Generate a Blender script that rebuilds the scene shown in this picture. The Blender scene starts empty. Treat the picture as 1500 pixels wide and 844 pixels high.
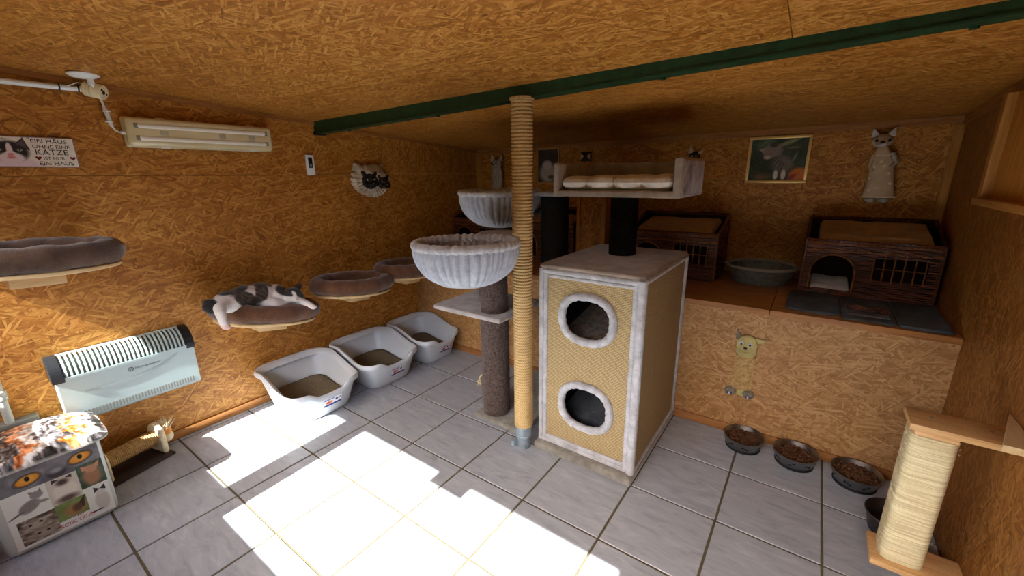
import bpy, bmesh, math, random
import numpy as np
from mathutils import Vector, Matrix, Euler

random.seed(7)
PI = math.pi
scene = bpy.context.scene
COL = scene.collection

# ------------------------------------------------------------------ camera
cam_d = bpy.data.cameras.new('camera')
cam = bpy.data.objects.new('camera', cam_d)
COL.objects.link(cam)
cam_d.sensor_fit = 'HORIZONTAL'
cam_d.sensor_width = 36.0
cam_d.lens = 609.98 / 1500 * 36.0
cam_d.clip_start = 0.02
YAW, PIT, ROL = math.radians(-35.78), math.radians(15.10), math.radians(-0.75)
fw = Vector((math.sin(YAW) * math.cos(PIT), math.cos(YAW) * math.cos(PIT), -math.sin(PIT)))
rt = Vector((math.cos(YAW), -math.sin(YAW), 0))
up = rt.cross(fw)
r2 = rt * math.cos(ROL) + up * math.sin(ROL)
u2 = -rt * math.sin(ROL) + up * math.cos(ROL)
cam.matrix_world = Matrix(((r2.x, u2.x, -fw.x, 3.0106), (r2.y, u2.y, -fw.y, -2.2122), (r2.z, u2.z, -fw.z, 1.5456), (0, 0, 0, 1)))
scene.camera = cam

# ------------------------------------------------------------------ sky, sun, exposure
world = bpy.data.worlds.new('world')
scene.world = world
world.use_nodes = True
wn = world.node_tree
sky = wn.nodes.new('ShaderNodeTexSky')
sky.sky_type = 'NISHITA'
sky.sun_disc = False
sky.sun_elevation = math.radians(42)
sky.sun_rotation = math.radians(180)
sky.air_density = 1.0
sky.dust_density = 2.0
sky.ozone_density = 0.8
bg = wn.nodes['Background']
bg.inputs['Strength'].default_value = 0.40
wn.links.new(sky.outputs[0], bg.inputs[0])

sun_d = bpy.data.lights.new('sun', 'SUN')
sun_d.energy = 12.0
sun_d.angle = math.radians(0.5)
sun_d.color = (0.96, 1.0, 1.02)
sun = bpy.data.objects.new('sun', sun_d)
COL.objects.link(sun)
SUNV = Vector((-0.04, 1.0, -0.90)).normalized()
sun.rotation_euler = SUNV.to_track_quat('-Z', 'Y').to_euler()
sun.location = (1.5, -8, 7)

vs = scene.view_settings
vs.view_transform = 'Standard'
vs.look = 'None'
vs.gamma = 1.0
vs.use_curve_mapping = False
vs.exposure = 1.75
scene.cycles.max_bounces = 14
scene.cycles.diffuse_bounces = 10
scene.cycles.glossy_bounces = 4
scene.cycles.sample_clamp_indirect = 6.0
scene.cycles.use_denoising = True

# ------------------------------------------------------------------ helpers: colour and materials
def lin(c):
    c = c / 255.0
    return c / 12.92 if c <= 0.04045 else ((c + 0.055) / 1.055) ** 2.4
def rgb(c):
    return (lin(c[0]), lin(c[1]), lin(c[2]), 1.0)

MATS = {}
def new_mat(name):
    m = bpy.data.materials.new(name)
    m.use_nodes = True
    nt = m.node_tree
    b = nt.nodes['Principled BSDF']
    MATS[name] = m
    return m, nt, b
def nd(nt, typ, ins=None, **props):
    n = nt.nodes.new(typ)
    for k, v in props.items():
        setattr(n, k, v)
    for k, v in (ins or {}).items():
        s = n.inputs[k]
        if isinstance(v, bpy.types.NodeSocket):
            nt.links.new(v, s)
        else:
            s.default_value = v
    return n
def math_n(nt, op, a, b=0.0, clamp=False):
    n = nt.nodes.new('ShaderNodeMath')
    n.operation = op
    n.use_clamp = clamp
    for i, v in enumerate((a, b)):
        if isinstance(v, bpy.types.NodeSocket):
            nt.links.new(v, n.inputs[i])
        else:
            n.inputs[i].default_value = v
    return n.outputs[0]
def mixc(nt, f, a, b, blend='MIX'):
    n = nt.nodes.new('ShaderNodeMix')
    n.data_type = 'RGBA'
    n.blend_type = blend
    for i, v in ((0, f), (6, a), (7, b)):
        if isinstance(v, bpy.types.NodeSocket):
            nt.links.new(v, n.inputs[i])
        else:
            n.inputs[i].default_value = v
    return n.outputs[2]
def ramp(nt, fac, stops):
    n = nt.nodes.new('ShaderNodeValToRGB')
    cr = n.color_ramp
    while len(cr.elements) < len(stops):
        cr.elements.new(0.5)
    for e, (p, c) in zip(cr.elements, stops):
        e.position = p
        e.color = c
    nt.links.new(fac, n.inputs[0])
    return n.outputs[0]

def mat(name, col, rough=0.6, metal=0.0, spec=0.4, col2=None, var=8.0, stretch=(1, 1, 1), detail=3.0, bump=0.0, bscale=60.0, sheen=0.0, lo=0.35, hi=0.65, uv=False, bdist=0.01):
    if name in MATS:
        return MATS[name]
    m, nt, b = new_mat(name)
    b.inputs['Roughness'].default_value = rough
    b.inputs['Metallic'].default_value = metal
    b.inputs['Specular IOR Level'].default_value = spec
    b.inputs['Base Color'].default_value = rgb(col)
    if sheen:
        b.inputs['Sheen Weight'].default_value = sheen
        b.inputs['Sheen Roughness'].default_value = 0.5
    tc = nd(nt, 'ShaderNodeTexCoord')
    mp = nd(nt, 'ShaderNodeMapping', {'Vector': tc.outputs['UV' if uv else 'Object'], 'Scale': stretch})
    if col2:
        n1 = nd(nt, 'ShaderNodeTexNoise', {'Vector': mp.outputs[0], 'Scale': var, 'Detail': detail, 'Roughness': 0.6})
        c = ramp(nt, n1.outputs[0], [(lo, rgb(col)), (hi, rgb(col2))])
        nt.links.new(c, b.inputs['Base Color'])
    if bump:
        n2 = nd(nt, 'ShaderNodeTexNoise', {'Vector': mp.outputs[0], 'Scale': bscale, 'Detail': 3.0})
        bp = nd(nt, 'ShaderNodeBump', {'Height': n2.outputs[0], 'Strength': bump, 'Distance': bdist})
        nt.links.new(bp.outputs[0], b.inputs['Normal'])
    return m

def osb_mat(name, dark, mid, light, scale=1.0):
    m, nt, b = new_mat(name)
    tc = nd(nt, 'ShaderNodeTexCoord')
    warp = nd(nt, 'ShaderNodeTexNoise', {'Vector': tc.outputs['UV'], 'Scale': 5.0, 'Detail': 1.0})
    wv = nd(nt, 'ShaderNodeVectorMath', {0: warp.outputs[1], 1: (0.5, 0.5, 0.5)}, operation='SUBTRACT')
    ws = nd(nt, 'ShaderNodeVectorMath', {0: wv.outputs[0], 'Scale': 0.03}, operation='SCALE')
    co = nd(nt, 'ShaderNodeVectorMath', {0: tc.outputs['UV'], 1: ws.outputs[0]}, operation='ADD')
    # angle, length, width, share left free, contrast of the strand, offset of its tone
    layers = [(6, .12, .024, 0.0, .30, .0), (-34, .10, .018, .45, .34, .0), (42, .10, .018, .52, .34, .0), (84, .08, .016, .70, .34, .0), (-10, .13, .013, .60, .34, .01), (24, .09, .010, .80, .36, .03), (-52, .08, .009, .86, .36, .02)]
    tone = None
    for i, (ang, ln, wd, thr, amp, off) in enumerate(layers):
        vr = nd(nt, 'ShaderNodeVectorRotate', {'Vector': co.outputs[0], 'Angle': math.radians(ang)}, rotation_type='Z_AXIS')
        mp = nd(nt, 'ShaderNodeMapping', {'Vector': vr.outputs[0], 'Location': (i * 3.7, i * 5.1, 0), 'Scale': (scale / ln, scale / wd, 1)})
        vo = nd(nt, 'ShaderNodeTexVoronoi', {'Vector': mp.outputs[0], 'Scale': 1.0, 'Randomness': 1.0}, voronoi_dimensions='2D')
        sc = nd(nt, 'ShaderNodeSeparateColor', {0: vo.outputs['Color']})
        gm = nd(nt, 'ShaderNodeMapping', {'Vector': mp.outputs[0], 'Scale': (1.3, 4.0, 1)})
        gr = nd(nt, 'ShaderNodeTexNoise', {'Vector': gm.outputs[0], 'Scale': 1.0, 'Detail': 4.0, 'Roughness': 0.65}, noise_dimensions='2D')
        t = math_n(nt, 'ADD', math_n(nt, 'MULTIPLY', sc.outputs[0], amp), math_n(nt, 'MULTIPLY', gr.outputs[0], 0.55))
        t = math_n(nt, 'ADD', t, 0.225 - amp * 0.5 + off)
        # strand edges sink away
        t = math_n(nt, 'SUBTRACT', t, math_n(nt, 'MULTIPLY', math_n(nt, 'POWER', vo.outputs['Distance'], 3.0), 0.16))
        if tone is None:
            tone = t
        else:
            mk = math_n(nt, 'GREATER_THAN', sc.outputs[1], thr)
            mx = nd(nt, 'ShaderNodeMix', {0: mk, 2: tone, 3: t})
            tone = mx.outputs[0]
    big = nd(nt, 'ShaderNodeTexNoise', {'Vector': tc.outputs['UV'], 'Scale': 1.8, 'Detail': 3.0})
    tone2 = math_n(nt, 'ADD', tone, math_n(nt, 'MULTIPLY', math_n(nt, 'SUBTRACT', big.outputs[0], 0.5), 0.18))
    c = ramp(nt, tone2, [(0.12, rgb(dark)), (0.45, rgb(mid)), (0.80, rgb(light))])
    nt.links.new(c, b.inputs['Base Color'])
    b.inputs['Roughness'].default_value = 0.5
    b.inputs['Specular IOR Level'].default_value = 0.35
    bp = nd(nt, 'ShaderNodeBump', {'Height': tone, 'Strength': 0.3, 'Distance': 0.004})
    nt.links.new(bp.outputs[0], b.inputs['Normal'])
    return m

OSB = osb_mat('osb_board', (102, 54, 10), (166, 105, 34), (214, 157, 78), 1.2)
OSB_PALE = osb_mat('osb_board_pale', (112, 70, 32), (170, 122, 70), (206, 164, 112), 1.4)
OSB_DARK = osb_mat('osb_board_brown', (90, 50, 12), (144, 90, 34), (188, 132, 66), 1.2)

def tile_mat():
    m, nt, b = new_mat('floor_tile')
    tc = nd(nt, 'ShaderNodeTexCoord')
    oi = nd(nt, 'ShaderNodeObjectInfo')
    off = nd(nt, 'ShaderNodeVectorMath', {0: oi.outputs['Random'], 1: (31.0, 17.0, 5.0)}, operation='MULTIPLY')
    ad = nd(nt, 'ShaderNodeVectorMath', {0: tc.outputs['Object'], 1: off.outputs[0]}, operation='ADD')
    mp = nd(nt, 'ShaderNodeMapping', {'Vector': ad.outputs[0], 'Rotation': (0, 0, math.radians(38)), 'Scale': (7, 26, 7)})
    n1 = nd(nt, 'ShaderNodeTexNoise', {'Vector': mp.outputs[0], 'Scale': 1.0, 'Detail': 6.0, 'Roughness': 0.62, 'Distortion': 0.8})
    c = ramp(nt, n1.outputs[0], [(0.28, rgb((142, 145, 152))), (0.47, rgb((162, 165, 171))), (0.58, rgb((168, 171, 176))), (0.74, rgb((184, 187, 190)))])
    nt.links.new(c, b.inputs['Base Color'])
    b.inputs['Roughness'].default_value = 0.36
    b.inputs['Specular IOR Level'].default_value = 0.45
    bp = nd(nt, 'ShaderNodeBump', {'Height': n1.outputs[0], 'Strength': 0.12, 'Distance': 0.003})
    nt.links.new(bp.outputs[0], b.inputs['Normal'])
    return m
TILE = tile_mat()
GROUT = mat('grout', (98, 88, 64), 0.9, col2=(84, 75, 54), var=30)

def weave_mat(name, c1, c2, px, py):
    m, nt, b = new_mat(name)
    tc = nd(nt, 'ShaderNodeTexCoord')
    sx = nd(nt, 'ShaderNodeSeparateXYZ', {0: tc.outputs['UV']})
    row = math_n(nt, 'MULTIPLY', sx.outputs[1], 1.0 / py)
    par = math_n(nt, 'MULTIPLY', math_n(nt, 'MODULO', math_n(nt, 'FLOOR', row), 2.0), 0.5)
    colm = math_n(nt, 'ADD', math_n(nt, 'MULTIPLY', sx.outputs[0], 1.0 / px), par)
    fy = math_n(nt, 'ABSOLUTE', math_n(nt, 'SUBTRACT', math_n(nt, 'FRACT', row), 0.5))
    fx = math_n(nt, 'ABSOLUTE', math_n(nt, 'SUBTRACT', math_n(nt, 'FRACT', colm), 0.5))
    h = math_n(nt, 'SUBTRACT', 1.0, math_n(nt, 'MAXIMUM', math_n(nt, 'POWER', math_n(nt, 'MULTIPLY', fy, 2.0), 2.0), math_n(nt, 'POWER', math_n(nt, 'MULTIPLY', fx, 2.0), 4.0)))
    n1 = nd(nt, 'ShaderNodeTexNoise', {'Vector': tc.outputs['UV'], 'Scale': 25.0, 'Detail': 4.0})
    f = math_n(nt, 'ADD', math_n(nt, 'MULTIPLY', h, 0.75), math_n(nt, 'MULTIPLY', n1.outputs[0], 0.35), True)
    c = mixc(nt, f, rgb(c2), rgb(c1))
    nt.links.new(c, b.inputs['Base Color'])
    b.inputs['Roughness'].default_value = 0.85
    b.inputs['Specular IOR Level'].default_value = 0.15
    bp = nd(nt, 'ShaderNodeBump', {'Height': h, 'Strength': 0.6, 'Distance': 0.003})
    nt.links.new(bp.outputs[0], b.inputs['Normal'])
    return m
SISALWEAVE = weave_mat('sisal_weave', (188, 164, 120), (118, 94, 60), 0.016, 0.0085)

def rope_mat(name, c1, c2, pitch, twist=0.012):
    # fibres twisted round each winding: diagonal strands in angle/height
    m, nt, b = new_mat(name)
    tc = nd(nt, 'ShaderNodeTexCoord')
    sx = nd(nt, 'ShaderNodeSeparateXYZ', {0: tc.outputs['UV']})
    d = math_n(nt, 'ADD', math_n(nt, 'MULTIPLY', sx.outputs[0], 1.0 / twist), math_n(nt, 'MULTIPLY', sx.outputs[1], 1.0 / pitch))
    s = math_n(nt, 'ABSOLUTE', math_n(nt, 'SUBTRACT', math_n(nt, 'FRACT', d), 0.5))
    n1 = nd(nt, 'ShaderNodeTexNoise', {'Vector': tc.outputs['Object'], 'Scale': 45.0, 'Detail': 4.0})
    f = math_n(nt, 'ADD', math_n(nt, 'MULTIPLY', s, 1.1), math_n(nt, 'MULTIPLY', n1.outputs[0], 0.45), True)
    nt.links.new(mixc(nt, f, rgb(c1), rgb(c2)), b.inputs['Base Color'])
    b.inputs['Roughness'].default_value = 0.85
    b.inputs['Specular IOR Level'].default_value = 0.15
    bp = nd(nt, 'ShaderNodeBump', {'Height': s, 'Strength': 0.5, 'Distance': 0.003})
    bp.invert = True
    nt.links.new(bp.outputs[0], b.inputs['Normal'])
    return m
ROPE = rope_mat('sisal_rope', (214, 184, 132), (158, 124, 72), 0.0172)
ROPE_PALE = mat('sisal_wrap', (244, 228, 182), 0.85, spec=0.1, col2=(206, 184, 136), var=6, stretch=(1, 1, 40), bump=0.35, bscale=12)
ROPE_TOY = mat('sisal_toy', (202, 168, 112), 0.85, spec=0.1, col2=(160, 124, 76), var=60, bump=0.4, bscale=150)
COIR = mat('coir_brown', (104, 86, 78), 0.95, spec=0.05, col2=(66, 52, 46), var=70, detail=6, bump=0.9, bscale=170, sheen=0.15)
COIR_FIB = mat('coir_fibre', (132, 112, 100), 0.95, spec=0.05)
BLACKSISAL = mat('black_sisal', (40, 37, 34), 0.95, spec=0.05, col2=(26, 24, 22), var=80, bump=0.7, bscale=200)

def plush(name, c1, c2, var=14.0, bump=0.55):
    return mat(name, c1, 0.95, spec=0.05, col2=c2, var=var, detail=5, bump=bump, bscale=150, sheen=0.35, bdist=0.006)
PL_GREY = plush('plush_silver', (176, 178, 184), (152, 154, 162), 30)
PL_TRIM = plush('plush_trim', (190, 188, 188), (158, 154, 154), 22)
PL_BEIGE = plush('plush_taupe', (162, 146, 130), (132, 116, 102), 10)
PL_BASE = plush('plush_base', (148, 142, 130), (116, 110, 100), 16)
PL_INNER = plush('plush_inner', (150, 134, 124), (124, 108, 98), 20)
PL_CUSH = plush('plush_cream', (226, 214, 198), (200, 186, 168), 12)
PL_BROWN = plush('plush_brown', (116, 80, 56), (90, 60, 42), 12)
PL_BROWN2 = plush('plush_brown_grey', (102, 80, 64), (78, 60, 48), 12)
PL_PATCH = plush('plush_worn', (178, 168, 164), (96, 72, 66), 11)
FLEECE = plush('fleece_tan', (188, 152, 104), (166, 130, 86), 14)
FLEECE_W = plush('fleece_white', (214, 204, 196), (186, 176, 168), 14)
FLEECE_G = plush('fleece_grey', (60, 63, 70), (38, 40, 46), 16)
LEOPARD = plush('fleece_spotted', (128, 92, 54), (26, 18, 14), 26)

PINE = mat('pine_wood', (226, 186, 126), 0.5, col2=(206, 160, 100), var=6, stretch=(14, 1, 14), uv=False)
PINE_X = mat('pine_wood_x', (222, 178, 120), 0.5, col2=(200, 152, 96), var=6, stretch=(1, 14, 14))
PINE_Z = mat('pine_wood_z', (190, 136, 66), 0.5, col2=(164, 110, 48), var=6, stretch=(14, 14, 1))
BENCHTOP = mat('bench_top_board', (172, 116, 62), 0.4, col2=(142, 90, 44), var=4, stretch=(1, 9, 9), spec=0.5)
LATH = mat('lath_brown', (172, 116, 62), 0.5, col2=(146, 94, 46), var=5, stretch=(1, 8, 8))
LATH_Y = mat('lath_brown_y', (166, 110, 52), 0.5, col2=(140, 88, 38), var=5, stretch=(8, 1, 8))
PLY = mat('plywood', (224, 192, 142), 0.5, col2=(206, 170, 118), var=5, stretch=(9, 1, 9))
GREENPAINT = mat('green_paint', (22, 62, 34), 0.5, spec=0.4, col2=(16, 48, 26), var=20, bump=0.15, bscale=80)
GALV = mat('galvanised', (176, 190, 198), 0.4, metal=0.5, col2=(146, 160, 168), var=18)
STEEL = mat('stainless', (164, 164, 163), 0.28, metal=1.0, col2=(138, 138, 137), var=6, stretch=(1, 1, 30))
RUBBER = mat('black_rubber', (22, 22, 22), 0.7)
BLACKPL = mat('black_plastic', (26, 28, 30), 0.35)
WHITEPL = mat('white_plastic', (232, 236, 234), 0.35, spec=0.5)
LITTERPL = mat('litter_tray_plastic', (204, 208, 210), 0.32, spec=0.5)
HEATERW = mat('heater_enamel', (168, 184, 180), 0.3, spec=0.5)
HEATERL = mat('heater_line', (150, 164, 160), 0.4)
CREAMPL = mat('cream_plastic', (226, 212, 172), 0.4)
LAMPBODY = mat('lamp_body', (206, 196, 160), 0.4)
CLEARPL = None
def clear_mat():
    m, nt, b = new_mat('lamp_diffuser')
    b.inputs['Base Color'].default_value = rgb((236, 226, 192))
    b.inputs['Roughness'].default_value = 0.12
    b.inputs['Transmission Weight'].default_value = 0.75
    b.inputs['IOR'].default_value = 1.15
    return m
CLEARPL = clear_mat()
TUBEW = mat('lamp_tube_white', (240, 236, 222), 0.3)
GREYPL = mat('grey_plastic', (132, 132, 122), 0.5)
SAND = mat('cat_litter', (142, 128, 104), 0.95, spec=0.1, col2=(104, 92, 72), var=120, bump=0.9, bscale=240, lo=0.3, hi=0.7)
KIB = mat('kibble', (108, 66, 36), 0.75, col2=(66, 38, 20), var=60)
WICK = mat('wicker', (128, 64, 32), 0.4, spec=0.5, col2=(50, 20, 11), var=13, stretch=(0.6, 0.6, 11), lo=0.35, hi=0.6)
WICKL = mat('wicker_light', (170, 110, 58), 0.45, spec=0.5, col2=(110, 62, 32), var=30)
RATTAN = mat('plastic_rattan', (112, 112, 104), 0.5, col2=(84, 84, 78), var=30)
TRAYG = mat('grey_felt', (86, 96, 104), 0.8, col2=(68, 76, 84), var=10, bump=0.2, bscale=120)
TRAYEDGE = mat('grey_felt_edge', (96, 98, 100), 0.8)
RAG = mat('rag_brown', (132, 84, 66), 0.9, col2=(58, 34, 28), var=30, bump=0.5)
GOLD = mat('gold_frame', (232, 194, 118), 0.35, metal=0.3)
WOODFRAME = mat('wood_frame', (190, 148, 92), 0.5)
GLASSY = mat('photo_glass', (10, 10, 10), 0.06)
CARVED = mat('carved_wood', (206, 184, 150), 0.6, col2=(184, 158, 124), var=14)
CARVED2 = mat('carved_wood_grey', (190, 182, 166), 0.6, col2=(150, 138, 122), var=14, stretch=(3, 3, 1))
EARW = mat('painted_white', (206, 204, 196), 0.6, col2=(180, 176, 166), var=20)
DOTW = mat('painted_cream', (228, 206, 172), 0.6)
DARKP = mat('painted_dark', (34, 26, 22), 0.5)
CERAM = mat('ceramic_cream', (222, 212, 192), 0.4, col2=(186, 166, 138), var=16)
CERAMB = mat('ceramic_brown', (170, 140, 98), 0.5, col2=(140, 110, 74), var=16)
CERAMK = mat('ceramic_black', (24, 22, 24), 0.5, spec=0.4, col2=(112, 98, 84), var=42, lo=0.56, hi=0.72, bump=0.6, bscale=60)
EYEG = mat('eye_pale', (196, 206, 210), 0.2)
FELTCAT = mat('plush_cat_tan', (196, 182, 120), 0.9, col2=(168, 152, 98), var=20, bump=0.4)
PAWG = mat('paw_grey', (142, 132, 116), 0.9, col2=(110, 100, 88), var=20)
PAWB = mat('paw_blue', (72, 84, 112), 0.9)
ORANGEF = mat('feather_orange', (232, 164, 72), 0.9, col2=(206, 120, 60), var=30, bump=0.4)
CREAMF = mat('fluff_cream', (236, 222, 184), 0.95, col2=(206, 186, 146), var=30, bump=0.5)
DARKBOARD = mat('board_dark_brown', (62, 44, 36), 0.8, col2=(46, 32, 26), var=20)
BAGDARK = mat('bag_black', (38, 42, 44), 0.6, col2=(24, 28, 30), var=12, bump=0.3, bscale=20)
BINPL = mat('bin_plastic', (190, 190, 178), 0.3)
INKB = mat('ink_black', (36, 34, 36), 0.7)
INKR = mat('ink_red', (176, 44, 40), 0.7)
INKDR = mat('ink_dark_red', (112, 28, 34), 0.7)
INKG = mat('ink_grey', (96, 108, 108), 0.7)
FRONTW = mat('front_wall_paint', (206, 186, 150), 0.7)
GROUND_BOUNCE = mat('bounce_ground', (96, 104, 66), 0.95, col2=(74, 84, 50), var=3)  # dark green set to limit light bounced in from outside

def vcol_mat(name, rough, sheen=0.0, bump=0.0, bscale=150):
    m, nt, b = new_mat(name)
    a = nd(nt, 'ShaderNodeAttribute', attribute_name='Col')
    nt.links.new(a.outputs['Color'], b.inputs['Base Color'])
    b.inputs['Roughness'].default_value = rough
    b.inputs['Specular IOR Level'].default_value = 0.3
    if sheen:
        b.inputs['Sheen Weight'].default_value = sheen
    if bump:
        tc = nd(nt, 'ShaderNodeTexCoord')
        n2 = nd(nt, 'ShaderNodeTexNoise', {'Vector': tc.outputs['Object'], 'Scale': bscale, 'Detail': 3.0})
        bp = nd(nt, 'ShaderNodeBump', {'Height': n2.outputs[0], 'Strength': bump, 'Distance': 0.005})
        nt.links.new(bp.outputs[0], b.inputs['Normal'])
    return m
PRINT = vcol_mat('print', 0.35)
FUR = vcol_mat('cat_fur', 0.9, 0.3, 0.5, 130)

# ------------------------------------------------------------------ helpers: geometry
def wloc(o):
    v = Vector((0, 0, 0))
    while o:
        v = v + o.location
        o = o.parent
    return v

class MB:
    def __init__(s):
        s.v = []
        s.f = []
        s.uv = None
    def add(s, vs, fs, M=None):
        n = len(s.v)
        if M is not None:
            vs = [M @ Vector(v) for v in vs]
        s.v += [tuple(v) for v in vs]
        s.f += [tuple(i + n for i in f) for f in fs]
        return s
    def box(s, lo, hi, bev=0.0, M=None, seg=2):
        x0, y0, z0 = lo
        x1, y1, z1 = hi
        if bev <= 0:
            vs = [(x0, y0, z0), (x1, y0, z0), (x1, y1, z0), (x0, y1, z0), (x0, y0, z1), (x1, y0, z1), (x1, y1, z1), (x0, y1, z1)]
            fs = [(0, 3, 2, 1), (4, 5, 6, 7), (0, 1, 5, 4), (1, 2, 6, 5), (2, 3, 7, 6), (3, 0, 4, 7)]
            return s.add(vs, fs, M)
        bm = bmesh.new()
        bmesh.ops.create_cube(bm, size=1.0)
        for v in bm.verts:
            v.co = Vector(((x0 + x1) / 2 + v.co.x * (x1 - x0), (y0 + y1) / 2 + v.co.y * (y1 - y0), (z0 + z1) / 2 + v.co.z * (z1 - z0)))
        bmesh.ops.bevel(bm, geom=list(bm.edges), offset=bev, segments=seg, affect='EDGES', profile=0.5)
        bm.verts.index_update()
        vs = [tuple(v.co) for v in bm.verts]
        fs = [tuple(v.index for v in f.verts) for f in bm.faces]
        bm.free()
        return s.add(vs, fs, M)
    def tube(s, pts, r, n=8, closed=False, cap=True, flat=1.0):
        pts = [Vector(p) for p in pts]
        rs = r if isinstance(r, (list, tuple)) else [r] * len(pts)
        m = len(pts)
        base = len(s.v)
        prev = None
        for i, p in enumerate(pts):
            if closed:
                t = pts[(i + 1) % m] - pts[i - 1]
            else:
                t = pts[min(i + 1, m - 1)] - pts[max(i - 1, 0)]
            t.normalize()
            if prev is None:
                a = Vector((0, 0, 1)) if abs(t.z) < 0.9 else Vector((1, 0, 0))
                a = (a - t * a.dot(t)).normalized()
            else:
                a = (prev - t * prev.dot(t)).normalized()
            prev = a
            bb = t.cross(a)
            for k in range(n):
                an = 2 * PI * (k + 0.5) / n
                s.v.append(tuple(p + (a * math.cos(an) * flat + bb * math.sin(an)) * rs[i]))
        for i in range(m if closed else m - 1):
            j = (i + 1) % m
            for k in range(n):
                l = (k + 1) % n
                s.f.append((base + i * n + k, base + i * n + l, base + j * n + l, base + j * n + k))
        if cap and not closed:
            s.f.append(tuple(base + k for k in range(n))[::-1])
            s.f.append(tuple(base + (m - 1) * n + k for k in range(n)))
        return s
    def rings(s, rings, cap0=True, cap1=True, closed=True):
        base = len(s.v)
        n = len(rings[0])
        for r in rings:
            s.v += [tuple(p) for p in r]
        for i in range(len(rings) - 1):
            for k in range(n if closed else n - 1):
                l = (k + 1) % n
                s.f.append((base + i * n + k, base + i * n + l, base + (i + 1) * n + l, base + (i + 1) * n + k))
        if cap0:
            s.f.append(tuple(base + k for k in range(n))[::-1])
        if cap1:
            e = base + (len(rings) - 1) * n
            s.f.append(tuple(e + k for k in range(n)))
        return s
    def lathe(s, prof, c=(0, 0, 0), n=32, cap0=True, cap1=True, axis='Z'):
        rs = []
        for r, z in prof:
            ring = []
            for k in range(n):
                a = 2 * PI * k / n
                p = (r * math.cos(a), r * math.sin(a), z)
                if axis == 'Y':
                    p = (p[0], p[2], -p[1])
                elif axis == 'X':
                    p = (p[2], p[0], p[1])
                ring.append((c[0] + p[0], c[1] + p[1], c[2] + p[2]))
            rs.append(ring)
        return s.rings(rs, cap0, cap1)
    def ell(s, c, r, M=None, nu=16, nv=10):
        vs = []
        fs = []
        for i in range(1, nv):
            t = PI * i / nv
            for k in range(nu):
                a = 2 * PI * k / nu
                vs.append((r[0] * math.sin(t) * math.cos(a), r[1] * math.sin(t) * math.sin(a), r[2] * math.cos(t)))
        top = len(vs)
        vs.append((0, 0, r[2]))
        vs.append((0, 0, -r[2]))
        for i in range(nv - 2):
            for k in range(nu):
                l = (k + 1) % nu
                fs.append((i * nu + k, (i + 1) * nu + k, (i + 1) * nu + l, i * nu + l))
        for k in range(nu):
            l = (k + 1) % nu
            fs.append((top, k, l))
            fs.append((top + 1, (nv - 2) * nu + l, (nv - 2) * nu + k))
        T = Matrix.Translation(Vector(c))
        return s.add(vs, fs, T @ M if M is not None else T)
    def prism(s, poly, O, U, V, th):
        # poly in (u, v), extruded along U x V by th, starting at O
        O, U, V = Vector(O), Vector(U), Vector(V)
        W = U.cross(V).normalized()
        n = len(poly)
        b = len(s.v)
        for k in (0, th):
            s.v += [tuple(O + U * p[0] + V * p[1] + W * k) for p in poly]
        s.f.append(tuple(b + i for i in range(n))[::-1])
        s.f.append(tuple(b + n + i for i in range(n)))
        for i in range(n):
            j = (i + 1) % n
            s.f.append((b + i, b + j, b + n + j, b + n + i))
        return s
    def build(s, name, m, parent=None, smooth=True, uv=False, org=None, uvo=(0, 0), rot=None, auto=40, bev=None):
        me = bpy.data.meshes.new(name)
        O = Vector(org) if org is not None else (wloc(parent) if parent else Vector((0, 0, 0)))
        if s.uv is not None:
            uvs = s.uv
        me.from_pydata([tuple(Vector(v) - O) for v in s.v], [], s.f)
        me.validate()
        bm = bmesh.new()
        bm.from_mesh(me)
        bmesh.ops.recalc_face_normals(bm, faces=bm.faces)
        if bev:
            bmesh.ops.bevel(bm, geom=[e for e in bm.edges if len(e.link_faces) == 2 and e.calc_face_angle(0) > 0.6], offset=bev, segments=2, affect='EDGES')
        bm.to_mesh(me)
        bm.free()
        if m:
            me.materials.append(m)
        if uv:
            box_uv(me, O, uvo, rot)
        if smooth:
            me.polygons.foreach_set('use_smooth', [True] * len(me.polygons))
            me.set_sharp_from_angle(angle=math.radians(auto))
        o = bpy.data.objects.new(name, me)
        COL.objects.link(o)
        if parent:
            o.parent = parent
            if org is not None:
                o.location = O - wloc(parent)
        else:
            o.location = O
        return o

def box_uv(me, O, uvo=(0, 0), rot=None):
    n = len(me.loops)
    lay = me.uv_layers.new(name='UVMap')
    co = np.empty(len(me.vertices) * 3)
    me.vertices.foreach_get('co', co)
    co = co.reshape(-1, 3) + np.array(O)
    vi = np.empty(n, dtype=np.int32)
    me.loops.foreach_get('vertex_index', vi)
    out = np.zeros((n, 2))
    for p in me.polygons:
        a = [abs(x) for x in p.normal]
        k = a.index(max(a))
        sl = slice(p.loop_start, p.loop_start + p.loop_total)
        c = co[vi[sl]]
        out[sl] = c[:, 1:3] if k == 0 else (c[:, [0, 2]] if k == 1 else c[:, 0:2])
    if rot:
        out = out[:, ::-1].copy()
    out += np.array(uvo)
    lay.data.foreach_set('uv', out.ravel())

def tag(o, label, cat, group=None):
    o['label'] = label
    o['category'] = cat
    if group:
        o['group'] = group
    return o
def thing(name, label, cat, loc=(0, 0, 0), group=None, rotz=0.0):
    o = bpy.data.objects.new(name, None)
    COL.objects.link(o)
    o.empty_display_size = 0.05
    o.location = loc
    o.rotation_euler = (0, 0, rotz)
    return tag(o, label, cat, group)
def struct(o):
    o['kind'] = 'structure'
    return o
def copy_tree(o, parent=None):
    c = o.copy()
    COL.objects.link(c)
    c.parent = parent
    for ch in list(o.children):
        copy_tree(ch, c)
    return c
def plabel(o, text):
    o['label'] = text
    return o

def sstep(a, b, x):
    t = min(1, max(0, (x - a) / (b - a)))
    return t * t * (3 - 2 * t)

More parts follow.
